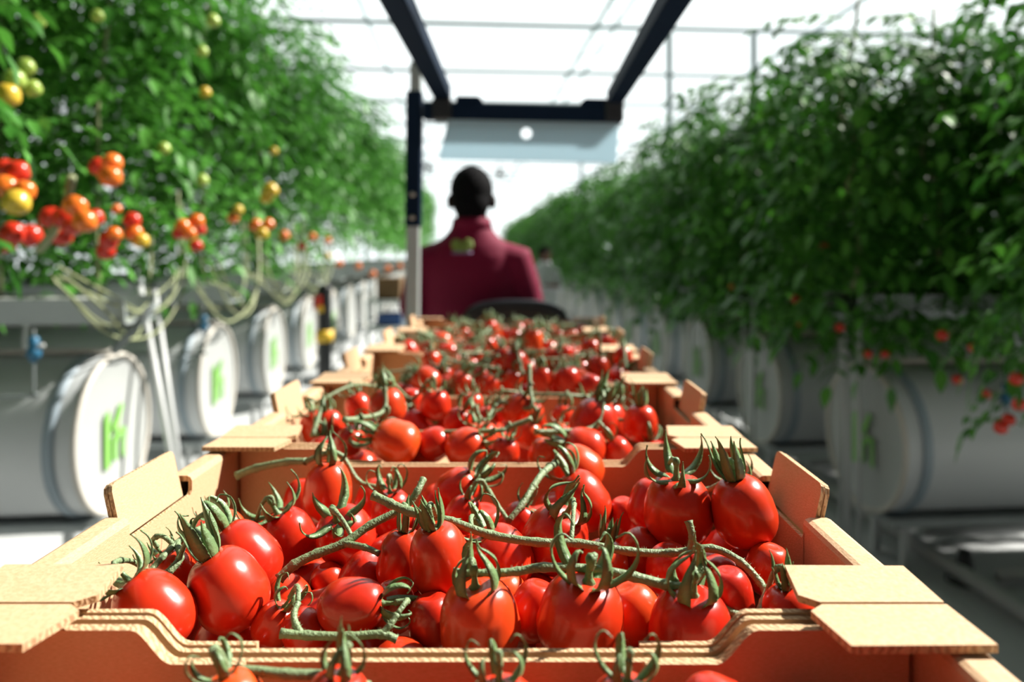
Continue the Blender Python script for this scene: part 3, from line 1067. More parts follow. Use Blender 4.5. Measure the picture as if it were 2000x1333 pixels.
# visor plate with a round hole, hung from the cross beam
mb = MB()
xa, xb = -.268, .330
hole = []
hx, hz, hr = (1028 - CX) / F * YP, -(263 - 236) / F * YP, .0185
za, zbm = 0.0, -.134
oc = [(xa + .022, za), (xa - .012, zbm), (xb - .008, zbm - .014), (xb, za - .012)]
nseg = 32
outer, inner = [], []
for k in range(nseg):
    a = 2 * PI * k / nseg
    dx, dz = math.cos(a), math.sin(a)
    inner.append((hx + hr * dx, hz + hr * dz))
    best = None
    for i in range(4):
        x1, z1 = oc[i]; x2, z2 = oc[(i + 1) % 4]
        ex, ez = x2 - x1, z2 - z1
        den = dx * ez - dz * ex
        if abs(den) < 1e-9:
            continue
        t = ((x1 - hx) * ez - (z1 - hz) * ex) / den
        u = ((x1 - hx) * dz - (z1 - hz) * dx) / den
        if t > 0 and -1e-6 <= u <= 1 + 1e-6 and (best is None or t < best):
            best = t
    outer.append((hx + best * dx, hz + best * dz))
for cx, cz in oc:   # snap the nearest ray end to each corner
    k = min(range(nseg), key=lambda i: (outer[i][0] - cx) ** 2 + (outer[i][1] - cz) ** 2)
    outer[k] = (cx, cz)
vs, fs = [], []
for yy in (0, .004):
    vs += [(p[0], yy, p[1]) for p in outer] + [(p[0], yy, p[1]) for p in inner]
for k in range(nseg):
    k2 = (k + 1) % nseg
    fs.append((k, k2, nseg + k2, nseg + k)); b = 2 * nseg
    fs.append((b + k2, b + k, b + nseg + k, b + nseg + k2))
    fs.append((k2, k, b + k, b + k2)); fs.append((nseg + k, nseg + k2, b + nseg + k2, b + nseg + k))
mb.add(vs, fs, 0, False, Matrix.Translation((0, YP - .028, zt(236))) @ Matrix.Rotation(.10, 4, 'X'))
vp = mb.build('visor_plate', M['plate'], cart)
vp['label'] = 'blue-grey glossy plate with a round hole'
tag(cart, cart['label'], 'cart')

# seat back behind the last tray
st = thing('driver_seat', 'dark padded seat back with a shiny curved top edge behind the last tray', 'seat', P(1006, 640, 2.78))
sb = st.location.copy()
poly = []
wS, hS = .185, .088
for k in range(25):
    a = PI * k / 24
    poly.append((wS * (abs(math.cos(a)) ** .75) * (1 if math.cos(a) > 0 else -1), hS * (math.sin(a) ** .62)))
full = [(-wS, -.22), (wS, -.22)] + poly
mb = MB()
mb.prism(full, .03, Matrix.Translation((0, .02, 0)) @ Matrix(((1, 0, 0, 0), (0, 0, -1, 0), (0, 1, 0, 0), (0, 0, 0, 1))))
mb.build('backrest', M['black'], st)
mb = MB(); mb.tube([(wS, 0, -.22)] + [(x, 0, z) for x, z in poly] + [(-wS, 0, -.22)], .019, 12); mb.build('rim', M['seat'], st)
mb = MB(); mb.box((0, .062, -.26), (.36, .085, .07), 0, None, .02); mb.build('cushion', M['seat'], st)
mb = MB(); mb.lathe([(0, -sb.z), (.11, -sb.z), (.10, -sb.z + .02), (.03, -sb.z + .05), (.03, -.22), (0, -.22)], 16, 0, Matrix.Translation((0, .04, 0))); mb.build('pedestal', M['black'], st)


# ------------------------------------------------------------------ people
def remeshed(mb, name, mat, vox, parent, smooth_it=3):
    me = mb.mesh(name, mat)
    o = bpy.data.objects.new(name + '_tmp', me); COL.objects.link(o)
    md = o.modifiers.new('r', 'REMESH'); md.mode = 'VOXEL'; md.voxel_size = vox; md.use_smooth_shade = True
    sm = o.modifiers.new('s', 'SMOOTH'); sm.iterations = smooth_it; sm.factor = .5
    dg = bpy.context.evaluated_depsgraph_get(); dg.update()
    m2 = bpy.data.meshes.new_from_object(o.evaluated_get(dg))
    m2.name = name
    bpy.data.objects.remove(o)
    if not m2.materials:
        m2.materials.append(mat)
    for p in m2.polygons:
        p.use_smooth = True
    return link(name, m2, parent)


def ellipsoid(mb, c, r, seg=18):
    prof = [(math.cos(a), math.sin(a)) for a in [PI * (k / 12 - .5) for k in range(13)]]
    prof[0] = (0, -1); prof[-1] = (0, 1)
    mb.lathe(prof, seg, 0, Matrix.Translation(c) @ Matrix.Diagonal((r[0], r[1], r[2], 1)))


def hand(mb, w, dirv, side):
    """palm, five separate curled fingers; w wrist, dirv pointing direction, side +-1 thumb side"""
    d = Vector(dirv).normalized(); up = Vector((0, 0, 1))
    s = d.cross(up).normalized() * side
    n = s.cross(d).normalized()
    if n.z < 0:
        n = -n
    mb.tube([w, w + d * .03, w + d * .06, w + d * .09], [.024, .031, .036, .033], 10, flat=.55)
    for k, ln in enumerate((.068, .078, .072, .056)):
        b = w + d * .085 + s * (.03 - .02 * k)
        mb.tube([b, b + d * ln * .45 - n * .006, b + d * ln * .75 - n * .022, b + d * ln * .82 - n * .045], [.0095, .009, .008, .006], 8)
    b = w + d * .035 + s * .026
    mb.tube([b, b + d * .022 + s * .026, b + d * .05 + s * .03 - n * .01, b + d * .072 + s * .024 - n * .02], [.012, .011, .0095, .007], 8)


def person(name, label, loc, rotz, H, shirt_mat, pant_mat, skin_mat, sleeve_full, arm_fn, logo=False):
    k = H / 1.70
    root = thing(name, label, 'person', loc, rot=(0, 0, rotz))
    S = lambda x, y, z: Vector((x * k, y * k, z * k))
    # body: one continuous surface. faces +y
    mb = MB()
    tor = [((0, 0, .80), .155, .105), ((0, 0, .90), .168, .115), ((0, 0, 1.02), .148, .100), ((0, 0, 1.16), .165, .110), ((0, 0, 1.28), .178, .112),
           ((0, -.005, 1.345), .165, .098), ((0, -.005, 1.385), .115, .080), ((0, 0, 1.42), .078, .072), ((0, .005, 1.47), .066, .068), ((0, .012, 1.53), .064, .066)]
    mb.loft([(S(*c), rx * k, ry * k) for c, rx, ry in tor])
    ellipsoid(mb, S(0, .018, 1.598), (.077 * k, .096 * k, .104 * k))
    ellipsoid(mb, S(0, .048, 1.535), (.058 * k, .062 * k, .062 * k))          # jaw
    mb.tube([S(0, .108, 1.60), S(0, .128, 1.572), S(0, .112, 1.558)], [.009 * k, .015 * k, .012 * k], 8)   # nose
    mb.tube([S(-.05, .098, 1.622), S(0, .112, 1.625), S(.05, .098, 1.622)], [.010 * k, .012 * k, .010 * k], 8)   # brow
    mb.tube([S(-.022, .106, 1.528), S(0, .112, 1.53), S(.022, .106, 1.528)], [.006 * k, .009 * k, .006 * k], 8)  # lips
    for s in (-1, 1):
        ellipsoid(mb, S(s * .089, .000, 1.570), (.016 * k, .022 * k, .033 * k), 12)
        sh, el, wr, hd = arm_fn(s)
        sh, el, wr = S(*sh), S(*el), S(*wr)
        mb.tube([S(s * .10, 0, 1.33), sh, sh.lerp(el, .5), el, el.lerp(wr, .35), wr], [.062 * k, .058 * k, .049 * k, .041 * k, .040 * k, .027 * k], 12)
        hand(mb, wr, hd, -s)
        hip = S(s * .085, 0, .86)
        mb.tube([hip, S(s * .095, .01, .68), S(s * .10, .012, .48), S(s * .10, -.012, .32), S(s * .10, -.015, .10), S(s * .10, -.01, .045)],
                [.088 * k, .082 * k, .056 * k, .055 * k, .036 * k, .036 * k], 14)
        mb.tube([S(s * .10, -.045, .04), S(s * .102, .06, .038), S(s * .106, .16, .03)], [.035 * k, .038 * k, .028 * k], 10)
    remeshed(mb, 'body', skin_mat, .0085 * k, root, 2)
    for s in (-1, 1):
        mb = MB(); ellipsoid(mb, S(s * .031, .100, 1.598), (.012 * k, .010 * k, .010 * k), 10)
        mb.build('eye', M['bag'], root)
    # hair cap, close cropped, open over face and neck
    mb = MB()
    ellipsoid(mb, S(0, .006, 1.618), (.091 * k, .102 * k, .104 * k), 24)
    ellipsoid(mb, S(0, -.030, 1.560), (.077 * k, .068 * k, .080 * k), 18)
    remeshed(mb, 'hair', M['hair'], .009 * k, root, 2)
    # shirt
    mb = MB()
    sr = [((0, 0, .84), .185, .132), ((0, 0, .92), .186, .132), ((0, 0, 1.04), .172, .122), ((0, 0, 1.16), .186, .128), ((0, 0, 1.28), .200, .130),
          ((0, -.005, 1.34), .190, .115), ((0, -.005, 1.385), .162, .100), ((0, -.003, 1.425), .112, .086), ((0, .003, 1.462), .083, .080), ((0, .004, 1.492), .078, .076)]
    mb.loft([(S(*c), rx * k, ry * k) for c, rx, ry in sr], 28)
    for s in (-1, 1):
        sh, el, wr, hd = arm_fn(s)
        sh, el, wr = S(*sh), S(*el), S(*wr)
        end = el.lerp(wr, .12) if not sleeve_full else el.lerp(wr, .93)
        if sleeve_full:
            mb.tube([S(s * .10, 0, 1.33), sh, sh.lerp(el, .5), el, end], [.078 * k, .076 * k, .066 * k, .055 * k, .042 * k], 14)
        else:
            mb.tube([S(s * .10, 0, 1.335), sh, sh.lerp(el, .5), el, end], [.080 * k, .078 * k, .072 * k, .066 * k, .062 * k], 14)
    shirt = remeshed(mb, 'shirt', shirt_mat, .009 * k, root, 3)
    mb = MB()
    col = [((0, .002, 1.455), .088, .086), ((0, .003, 1.480), .082, .080), ((0, .004, 1.500), .079, .077), ((0, .004, 1.502), .073, .071), ((0, .004, 1.46), .074, .072)]
    mb.loft([(S(*c), rx * k, ry * k) for c, rx, ry in col], 28)
    mb.build('collar', shirt_mat, shirt)
    if logo:
        return root, shirt, k
    # trousers and shoes
    finish_person(root, k, pant_mat)
    return root


def finish_person(root, k, pant_mat):
    S = lambda x, y, z: Vector((x * k, y * k, z * k))
    mb = MB()
    mb.loft([(S(0, 0, .76), .160 * k, .115 * k), (S(0, 0, .86), .178 * k, .124 * k), (S(0, 0, .96), .166 * k, .116 * k)], 24)
    for s in (-1, 1):
        mb.tube([S(s * .085, 0, .86), S(s * .097, .01, .68), S(s * .10, .012, .48), S(s * .10, -.005, .3), S(s * .10, -.01, .06)],
                [.100 * k, .094 * k, .070 * k, .064 * k, .056 * k], 16)
    remeshed(mb, 'trousers', pant_mat, .010 * k, root, 3)
    for s in (-1, 1):
        mb = MB()
        mb.tube([S(s * .10, -.075, .046), S(s * .10, -.02, .052), S(s * .103, .09, .046), S(s * .107, .185, .034), S(s * .108, .205, .032)],
                [.030 * k, .046 * k, .046 * k, .036 * k, .012 * k], 14)
        mb.build('shoe', M['rubber'], root)


def driver_arm(s):
    return (s * .188, -.005, 1.318), (s * .242, .02, 1.12), (s * .215, .24, 1.06), (-s * .1, 1, .0)


res = person('person', 'person seen from behind in a maroon polo shirt, short black hair', (-.207, 3.05, 0), 0.0, 1.70, M['shirt'], M['pants'], M['skin'], False, driver_arm, True)
drv, shirt, kk = res
finish_person(drv, kk, M['pants'])
# embroidered emblem between the shoulders: twin lobes over a bar, with a purple strip below
def on_back(x, z):
    """point on the shirt's back (facing -y) at local x, z"""
    ok, loc, nrm, _ = shirt.ray_cast(Vector((x, -.6, z)), Vector((0, 1, 0)))
    return loc if ok else Vector((x, -.12, z))
bpy.context.view_layer.update()
def emblem(shape_rows, name, mat, parent, off=.003):
    mb = MB()
    n = len(shape_rows[0][1])
    vs, fs = [], []
    for z, xs in shape_rows:
        for x in xs:
            p = on_back(x, z)
            vs.append((p.x, p.y - off, p.z)); 
    for i in range(len(shape_rows) - 1):
        for j in range(n - 1):
            fs.append((i * n + j, i * n + j + 1, (i + 1) * n + j + 1, (i + 1) * n + j))
    mb.add(vs, fs, 0, True)
    o = mb.build(name, mat, parent)
    sd = o.modifiers.new('t', 'SOLIDIFY'); sd.thickness = .0025
    return o
ex0 = (903 - CX) / F * 2.94 + .207
ez = lambda py: CAMZ + (CY - py) / F * 2.94
lin = lambda a, b, n=5: [a + (b - a) * i / (n - 1) for i in range(n)]
for cx in (ex0 - .0245, ex0 + .0215):      # two round lobes
    rows = []
    for i in range(7):
        t = -1 + 2 * i / 6
        hw = .0225 * math.sqrt(max(.02, 1 - t * t * .96))
        rows.append((ez(478.5) - t * .0235, lin(cx - hw, cx + hw)))
    emblem(rows, 'emblem', M['emb_green'], shirt)
rows = [(ez(484) - .0235 * i / 4, lin(ex0 - .003 - .036 + .006 * i, ex0 - .003 + .036 - .006 * i)) for i in range(5)]
emblem(rows, 'emblem', M['emb_green'], shirt, .0036)
rows = [(ez(492) - .010 * i / 2, lin(ex0 - .042, ex0 + .040)) for i in range(3)]
emblem(rows, 'emblem', M['emb_purple'], shirt, .0042)


def far_arm(s):
    return (s * .185, 0, 1.32), (s * .235, .06, 1.10), (s * .10, .20, 1.15), (-s * .7, .7, .1)


px2 = P(1063, 500, 9.0)
person('person', 'person in a white long-sleeved top and blue jeans, far down the aisle', (px2.x, 9.0, 0), PI + .5, 1.44, M['white_cloth'], M['jeans'], M['skin2'], True, far_arm)
# ------------------------------------------------------------------ greenhouse
def gstruct(name, mb, mats):
    return struct(mb.build(name, mats))


RZ = Matrix.Rotation(PHI, 4, 'Z')
mb = MB(); mb.box((0, 22, -.05), (24, 60, .1), 0, RZ); gstruct('floor', mb, M['film'])
mb = MB(); mb.box((.25, 22, .006), (3.3, 60, .012), 0, RZ); gstruct('floor_path', mb, M['floor'])
ROOF = CAMZ + 4.8
mb = MB(); mb.box((0, 22, ROOF + .25), (24, 60, .006), 0, RZ); gstruct('ceiling', mb, M['glass'])
for k, u in enumerate((-6.8, -2.0, 2.8, 7.6)):
    mb = MB()
    y0, y1 = -6, 50
    mb.box((u, 22, ROOF + .06), (.07, 58, .07), 0, RZ)
    if k == 2:
        mb.box((u + .42, 22, ROOF + .06), (.05, 58, .05), 0, RZ)
        n = 28
        for i in range(n):
            a = y0 + (y1 - y0) * i / n; b = y0 + (y1 - y0) * (i + .5) / n; c = y0 + (y1 - y0) * (i + 1) / n
            mb.tube([G(u, a, ROOF + .06), G(u + .42, b, ROOF + .06)], .012, 5)
            mb.tube([G(u + .42, b, ROOF + .06), G(u, c, ROOF + .06)], .012, 5)
    gstruct('trim_%d' % (k + 1), mb, M['steel'])
for i in range(12):
    v = 15.3 - 3.95 * 3 + 3.95 * i
    mb = MB(); mb.box((0, v, ROOF), (24, .06, .09), 0, RZ); gstruct('trim_%d' % (5 + i), mb, M['steel'])
mb = MB()
for i in range(13):
    mb.box((-12 + 2 * i, 51, 3.1), (.05, .05, 6.2), 0, RZ)
for z in (.05, 2.5, 4.5, 6.2):
    mb.box((0, 51, z), (24, .05, .06), 0, RZ)
gstruct('wall_far', mb, M['steel'])
for (u, v) in ((4.35, 15.3), (6.2, 15.3), (-4.1, 19.2), (4.35, 27.1), (-4.1, 31.1)):
    mb = MB(); mb.box((u, v, ROOF / 2), (.11, .11, ROOF), 0, RZ); gstruct('column', mb, M['steel'])


# tomato plant foliage
def leaf(mb, base, az, length, pitch, droop, r):
    d = Vector((math.cos(az), math.sin(az), 0))
    pts = []
    p = Vector(base); a = pitch
    n = 6
    for i in range(n + 1):
        pts.append(p.copy())
        p = p + (d * math.cos(a) + Vector((0, 0, math.sin(a)))) * (length / n)
        a -= droop / n
    side = Vector((-d.y, d.x, 0))
    # rachis, a thin three sided rod
    vs, fs = [], []
    for i, q in enumerate(pts):
        w = .0035 * (1 - .7 * i / n)
        vs += [q + side * w, q - side * w, q + Vector((0, 0, w))]
    for i in range(n):
        for c in range(3):
            fs.append((i * 3 + c, i * 3 + (c + 1) % 3, i * 3 + 3 + (c + 1) % 3, i * 3 + 3 + c))
    mb.add(vs, fs, 0, True)

    def leaflet(o, dr, ln):
        dr = dr.normalized()
        s = dr.cross(Vector((0, 0, 1)))
        if s.length < 1e-3:
            s = side.copy()
        s.normalize()
        nm = s.cross(dr)
        wd = ln * r.uniform(.24, .32)
        prof = (.12, .85, 1.0, .62, .0)
        dz = r.uniform(.15, .5) * ln
        vs, fs = [], []
        for i, w in enumerate(prof):
            t = i / 4
            c = o + dr * ln * t - Vector((0, 0, dz * t * t))
            up = nm * wd * w * r.uniform(.1, .45)
            vs += [c + s * wd * w + up, c, c - s * wd * w + up]
        for i in range(4):
            b = i * 3
            fs += [(b, b + 1, b + 4, b + 3), (b + 1, b + 2, b + 5, b + 4)]
        mb.add(vs, fs, 0, True)
    for i in range(2, n + 1):
        q = pts[i]
        fw = (pts[i] - pts[i - 1]).normalized()
        sz = r.uniform(.050, .080) * (1.0 if i % 2 else .8)
        if i == n:
            leaflet(q, fw, sz * 1.3)
        else:
            for sg in (-1, 1):
                leaflet(q, side * sg + fw * r.uniform(.3, .7) + Vector((0, 0, r.uniform(-.4, .1))), sz)


def foliage_mesh(seed, zlo, zhi, nleaf, mat, sparse_low):
    r = random.Random(seed)
    mb = MB()
    for _ in range(nleaf):
        t = r.random()
        if sparse_low and r.random() < (1 - t) ** 3 * .8:
            t = r.uniform(.4, 1)
        z = zlo + (zhi - zlo) * t
        a = r.uniform(0, 2 * PI)
        ro = r.uniform(0, .16)
        leaf(mb, (ro * math.cos(a + 1), ro * math.sin(a + 1), z), a, r.uniform(.30, .48), r.uniform(-.1, .6), r.uniform(.7, 1.9), r)
    return mb.mesh('foliage', mat)


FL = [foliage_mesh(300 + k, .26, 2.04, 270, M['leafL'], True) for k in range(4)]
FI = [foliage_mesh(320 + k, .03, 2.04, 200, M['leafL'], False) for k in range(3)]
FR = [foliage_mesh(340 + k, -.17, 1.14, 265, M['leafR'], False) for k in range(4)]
GZ = 1.18       # where the vines leave the gutter


def vine_stem_mesh(seed, h):
    r = random.Random(seed)
    pts = [(0, 0, 0)]
    for i in range(1, 9):
        pts.append((r.uniform(-.04, .04), r.uniform(-.04, .04), h * i / 8))
    mb = MB(); mb.tube(spline(pts, 2), .008, 6)
    return mb.mesh('stem', M['vine'])


SL = [vine_stem_mesh(400 + k, 2.0) for k in range(3)]
SR = [vine_stem_mesh(420 + k, 1.25) for k in range(3)]
LROW = [1.82 + 1.24 * k for k in range(20)]
RROW = [1.92 + 1.14 * k for k in range(21)]
LU, RU = -1.40, 1.73
SIDES = {'L': (-1, LU, LROW, FL, SL, 'sunlit', 0), 'R': (1, RU, RROW, FR, SR, 'shaded', 0)}
PLANTS = {}
for sd, (sg, ue, rows, FM, SM, word, _) in SIDES.items():
    for k, v in enumerate(rows):
        near = k < 6
        ups = [.12, .5, .9, 1.3, 1.75, 2.3] if k < 4 else ([.12, .55, 1.0] if near else [.15])
        kk2 = k
        for j, du in enumerate(ups):
            u = ue + sg * (du - (.05 if sd == 'L' else (-.15 if k == 0 else .20 if k < 4 else .07)))
            lab = "leafy tomato plant " + ("at the aisle end of the " if j == 0 else f"{ORD[j]} from the aisle in the ")
            if k == 0:
                lab += f'row at the frame edge, {word} side'
            else:
                lab += f"{ORD[kk2 - 1]} row on the {word} side"
            pl = thing('tomato_plant', lab, 'plant', G(u, v + random.uniform(-.06, .06), GZ), f'tomato plants on the {word} side')
            pl.rotation_euler = (0, 0, 0)
            st_ = link('stem', SM[random.randrange(3)], pl); st_.rotation_euler = (0, 0, random.uniform(0, 6.28))
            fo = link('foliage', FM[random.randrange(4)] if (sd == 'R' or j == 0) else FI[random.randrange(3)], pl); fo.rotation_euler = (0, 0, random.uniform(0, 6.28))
            sc = 1.0 if near else 1.25
            fo.scale = (sc, sc * 1.15, random.uniform(.94, 1.05))
            PLANTS[(sd, k, j)] = pl

low = foliage_mesh(377, -.42, .2, 34, M['leafR'], False)
lf = link('low_foliage', low, PLANTS[('R', 0, 0)], P(2030, 690, 2.0) - PLANTS[('R', 0, 0)].location)
lf.scale = (.45, .45, .8)
FRU = {c: bpy.data.meshes.new('x') for c in ()}
for c in ('red', 'orange', 'yellow', 'green'):
    me = TOM[1].copy(); me.name = 'tomato'; me.materials.clear(); me.materials.append(M['fruit_' + c]); FRU[c] = me


def fruit(sd, px, py, d, w, c):
    p = P(px, py, d)
    best = min((k for k in PLANTS if k[0] == sd), key=lambda k: (PLANTS[k].location.xy - p.xy).length)
    pl = PLANTS[best]
    o = link('tomato', FRU[c], pl, p - pl.location)
    s = w / 2 * d / F / TR
    o.scale = (s, s, s * .85)
    o.rotation_euler = (random.uniform(-.4, .4), random.uniform(-.4, .4), random.uniform(0, 6))


for (px, py, d, w, c) in [
    (14, 185, 2.1, 46, 'yellow'), (28, 155, 2.12, 40, 'green'), (50, 130, 2.15, 34, 'green'), (62, 172, 2.2, 34, 'green'),
    (32, 395, 2.1, 50, 'yellow'), (10, 365, 2.15, 46, 'orange'), (48, 372, 2.15, 40, 'orange'), (34, 335, 2.2, 44, 'red'), (8, 330, 2.2, 40, 'red'),
    (219, 318, 2.25, 38, 'orange'), (217, 345, 2.2, 40, 'orange'), (192, 325, 2.3, 34, 'red'), (205, 338, 2.3, 30, 'orange'),
    (148, 402, 2.15, 44, 'orange'), (166, 432, 2.12, 44, 'orange'), (125, 425, 2.2, 42, 'red'), (142, 440, 2.2, 40, 'red'), (100, 425, 2.3, 42, 'red'),
    (25, 455, 2.3, 44, 'red'), (60, 460, 2.4, 42, 'red'), (8, 475, 2.3, 40, 'red'), (120, 460, 2.4, 40, 'red'), (185, 425, 2.4, 34, 'red'),
    (212, 470, 2.3, 34, 'red'), (222, 458, 2.3, 30, 'orange'), (208, 490, 2.35, 34, 'red'), (258, 430, 2.4, 32, 'red'), (262, 455, 2.4, 32, 'orange'), (276, 470, 2.4, 30, 'yellow'), (228, 408, 2.3, 18, 'orange'),
    (357, 442, 2.6, 28, 'orange'), (370, 456, 2.55, 26, 'orange'), (384, 432, 2.65, 28, 'orange'), (350, 455, 2.6, 24, 'red'), (388, 448, 2.7, 26, 'red'), (383, 480, 2.6, 24, 'red'),
    (455, 425, 3.4, 22, 'orange'), (500, 440, 3.5, 24, 'orange'), (524, 438, 3.5, 22, 'orange'), (512, 456, 3.45, 24, 'yellow'), (528, 372, 3.5, 30, 'yellow'), (520, 385, 3.5, 24, 'yellow'),
    (555, 460, 4.4, 20, 'orange'), (610, 462, 4.6, 16, 'orange'), (590, 480, 4.6, 16, 'red'), (640, 470, 5.2, 14, 'orange'), (662, 515, 5.6, 15, 'orange'),
    (728, 535, 7, 14, 'orange'), (757, 525, 8, 13, 'orange'), (780, 520, 9, 12, 'orange'), (640, 500, 5.6, 13, 'yellow'), (700, 520, 6.8, 13, 'orange'),
    (400, 180, 2.9, 22, 'yellow'), (415, 40, 2.6, 26, 'green'), (190, 30, 2.3, 24, 'green'), (75, 40, 2.2, 28, 'green'), (395, 100, 2.7, 22, 'green'),
    (535, 295, 4.0, 16, 'yellow'), (395, 352, 2.9, 24, 'green'), (465, 410, 3.4, 20, 'yellow'), (320, 290, 2.7, 24, 'green')]:
    fruit('L', px, py, d, w, c)
for (px, py, d, w, c) in [(1555, 585, 3.4, 18, 'red'), (1560, 628, 3.4, 18, 'red'), (1610, 480, 3.2, 18, 'red'), (1640, 640, 2.9, 18, 'red'), (1695, 692, 2.8, 16, 'red'),
                          (1728, 692, 2.8, 16, 'red'), (1840, 655, 2.6, 22, 'red'), (1900, 680, 2.5, 18, 'red'), (1870, 742, 2.6, 20, 'red'), (1925, 770, 2.5, 20, 'red'),
                          (1955, 835, 2.0, 26, 'red'), (1970, 820, 2.0, 24, 'red'), (1990, 790, 1.95, 26, 'red'), (1985, 740, 2.0, 26, 'red'), (1430, 560, 4.4, 14, 'orange')]:
    fruit('R', px, py, d, w, c)


# gutters, ducts and their fittings, row by row
def duct_for(sg, ue, v, zc, lab, sd):
    D = .31
    a = ue; b = ue + sg * (3.6 if v < 7 else 1.6)
    root = thing('air_duct', lab, 'duct', G(a, v, zc), f'white air ducts on the {sd} side')
    root.rotation_euler = (0, 0, PHI)
    T = Matrix.Rotation(sg * PI / 2, 4, 'Y')     # local +z runs outward along the row
    mb = MB(); mb.lathe([(D, .0), (D * 1.004, .3), (D * .996, .8), (D, 1.4), (D, abs(b - a))], 40, 0, T)
    mb.build('tube', M['duct'], root)
    mb = MB(); mb.lathe([(0, .012), (D * .5, .010), (D * .95, .004), (D * .985, 0)], 40, 0, T); cap = mb.build('end_cap', M['cap'], root)
    mb = MB()
    ring = []
    for k in range(41):
        w = 2 * PI * k / 40
        ring.append((0, D * math.cos(w), D * math.sin(w)))
    mb.tube(ring, .012, 8, cap=False); mb.build('cap_rim', M['caprim'], root)
    mb = MB(); mb.lathe([(D + .002, .07), (D + .007, .07), (D + .007, .11), (D + .002, .11)], 40, 0, T); mb.build('clamp_band', M['band'], root)
    mb = MB(); mb.tube([(sg * .0, 0, D + .014), (sg * abs(b - a), 0, D + .014)], .014, 8); mb.build('top_pipe', M['caprim'], root)
    if v < 9:
        # green printed mark: an upright bar, a leaf stroke and an arched stroke
        mb = MB()
        hand_ = 1 if sg > 0 else -1          # viewer in the aisle looks outward; its right is -v for the + side
        def pt(x, z):                        # x to the viewer's right, z up
            return (-sg * .004, -x if sg > 0 else x, z)
        def patch(pl):
            n = len(pl)
            vs = [pt(*p) for p in pl] + [(p[0] + sg * .003, p[1], p[2]) for p in [pt(*q) for q in pl]]
            mb.add(vs, [tuple(range(n)), tuple(range(2 * n - 1, n - 1, -1))] + [(i, (i + 1) % n, n + (i + 1) % n, n + i) for i in range(n)], 0, False)
        patch([(-.085, -.13), (-.045, -.13), (-.045, .085), (-.062, .10), (-.085, .07)])
        patch([(-.015, .0), (.02, .01), (.07, .10), (.045, .11), (.0, .05), (-.02, .035)])
        patch([(-.018, -.11), (.012, -.115), (.012, -.045), (.045, -.015), (.085, -.02), (.085, .005), (.04, .012), (.0, -.012), (-.018, -.03)])
        patch([(.06, -.015), (.085, -.02), (.085, -.12), (.06, -.11)])
        mb.build('printed_mark', M['logo'], cap)
    ln = abs(b - a)
    mb = MB(); mb.box((sg * (ln / 2 + .02), 0, -D - .022), (ln - .04, .30, .035), 0, None, .006); cr = mb.build('cradle', M['gutter'], root)
    for dx in (.12, 1.3):
        for dy in (-.11, .11):
            mb = MB(); mb.box((sg * dx, dy, (-zc - D - .04) / 2), (.03, .03, zc - D - .04)); mb.build('cradle_leg', M['whitepaint'], cr)
    return root


def gutter_for(sg, ue, v, lab, sd, near):
    b = ue + sg * (3.6 if v < 7 else 1.6)
    a = ue - sg * .10
    root = thing('growing_gutter', lab, 'gutter', G(a, v, 0), f'hanging gutters on the {sd} side')
    root.rotation_euler = (0, 0, PHI)
    L_ = abs(b - a)
    mb = MB()
    pr = [(-.14, .10), (-.15, .10), (-.13, .0), (.13, .0), (.15, .10), (.14, .10), (.122, .01), (-.122, .01)]
    Tm_ = Matrix(((0, 0, sg, 0), (1, 0, 0, 0), (0, 1, 0, 1.08), (0, 0, 0, 1)))
    mb.prism(pr, L_, Tm_)
    mb.build('channel', M['gutter'], root)
    for dx in ((.95, 2.4) if near else (.95,)) if sg < 0 else ((.04, 1.7) if near else (.04,)):
        for dy in (-1, 1):
            mb = MB()
            if dx < .1 and sg > 0:
                mb.tube([(sg * dx, dy * .075, 0), (sg * dx, dy * .075, 1.085)], .0095, 8)
            else:
                mb.tube(spline([(sg * dx, dy * .35, 0), (sg * dx, dy * .35, .6), (sg * dx, dy * .345, .98), (sg * dx, dy * .26, 1.05), (sg * dx, dy * .11, 1.072)], 3), .012, 8)
            mb.build('support_post', M['whitepaint'], root)
    return root


def bag_for(sg, ue, v, lab, sd):
    mb = MB(); mb.box((sg * .5, 0, .0425), (.92, .20, .085), 0, None, .03)
    o = mb.build('grow_bag', M['bag'], None, G(ue, v, 1.0905)); o.rotation_euler = (0, 0, PHI)
    return tag(o, lab, 'grow bag', f'white grow bags on the {sd} side')


for sd, (sg, ue, rows, FM, SM, word, _) in SIDES.items():
    for k, v in enumerate(rows):
        zc = .635 if sd == 'L' else .560
        o = ORD[max(0, k - 1)]
        if k > 0:
            duct_for(sg, ue, v, zc, f'white round air duct with capped end, {o} from the camera on the {word} side', word)
            rowname = f'{o} row'
        else:
            rowname = 'row at the frame edge'
        gutter_for(sg, ue, v, f'grey growing gutter over the {o} duct on the {word} side' if k > 0 else f'grey growing gutter at the frame edge on the {word} side', word, k < 5)
        if k < 12:
            bag_for(sg, ue, v, f'white grow bag at the end of the {rowname}, {word} side', word)

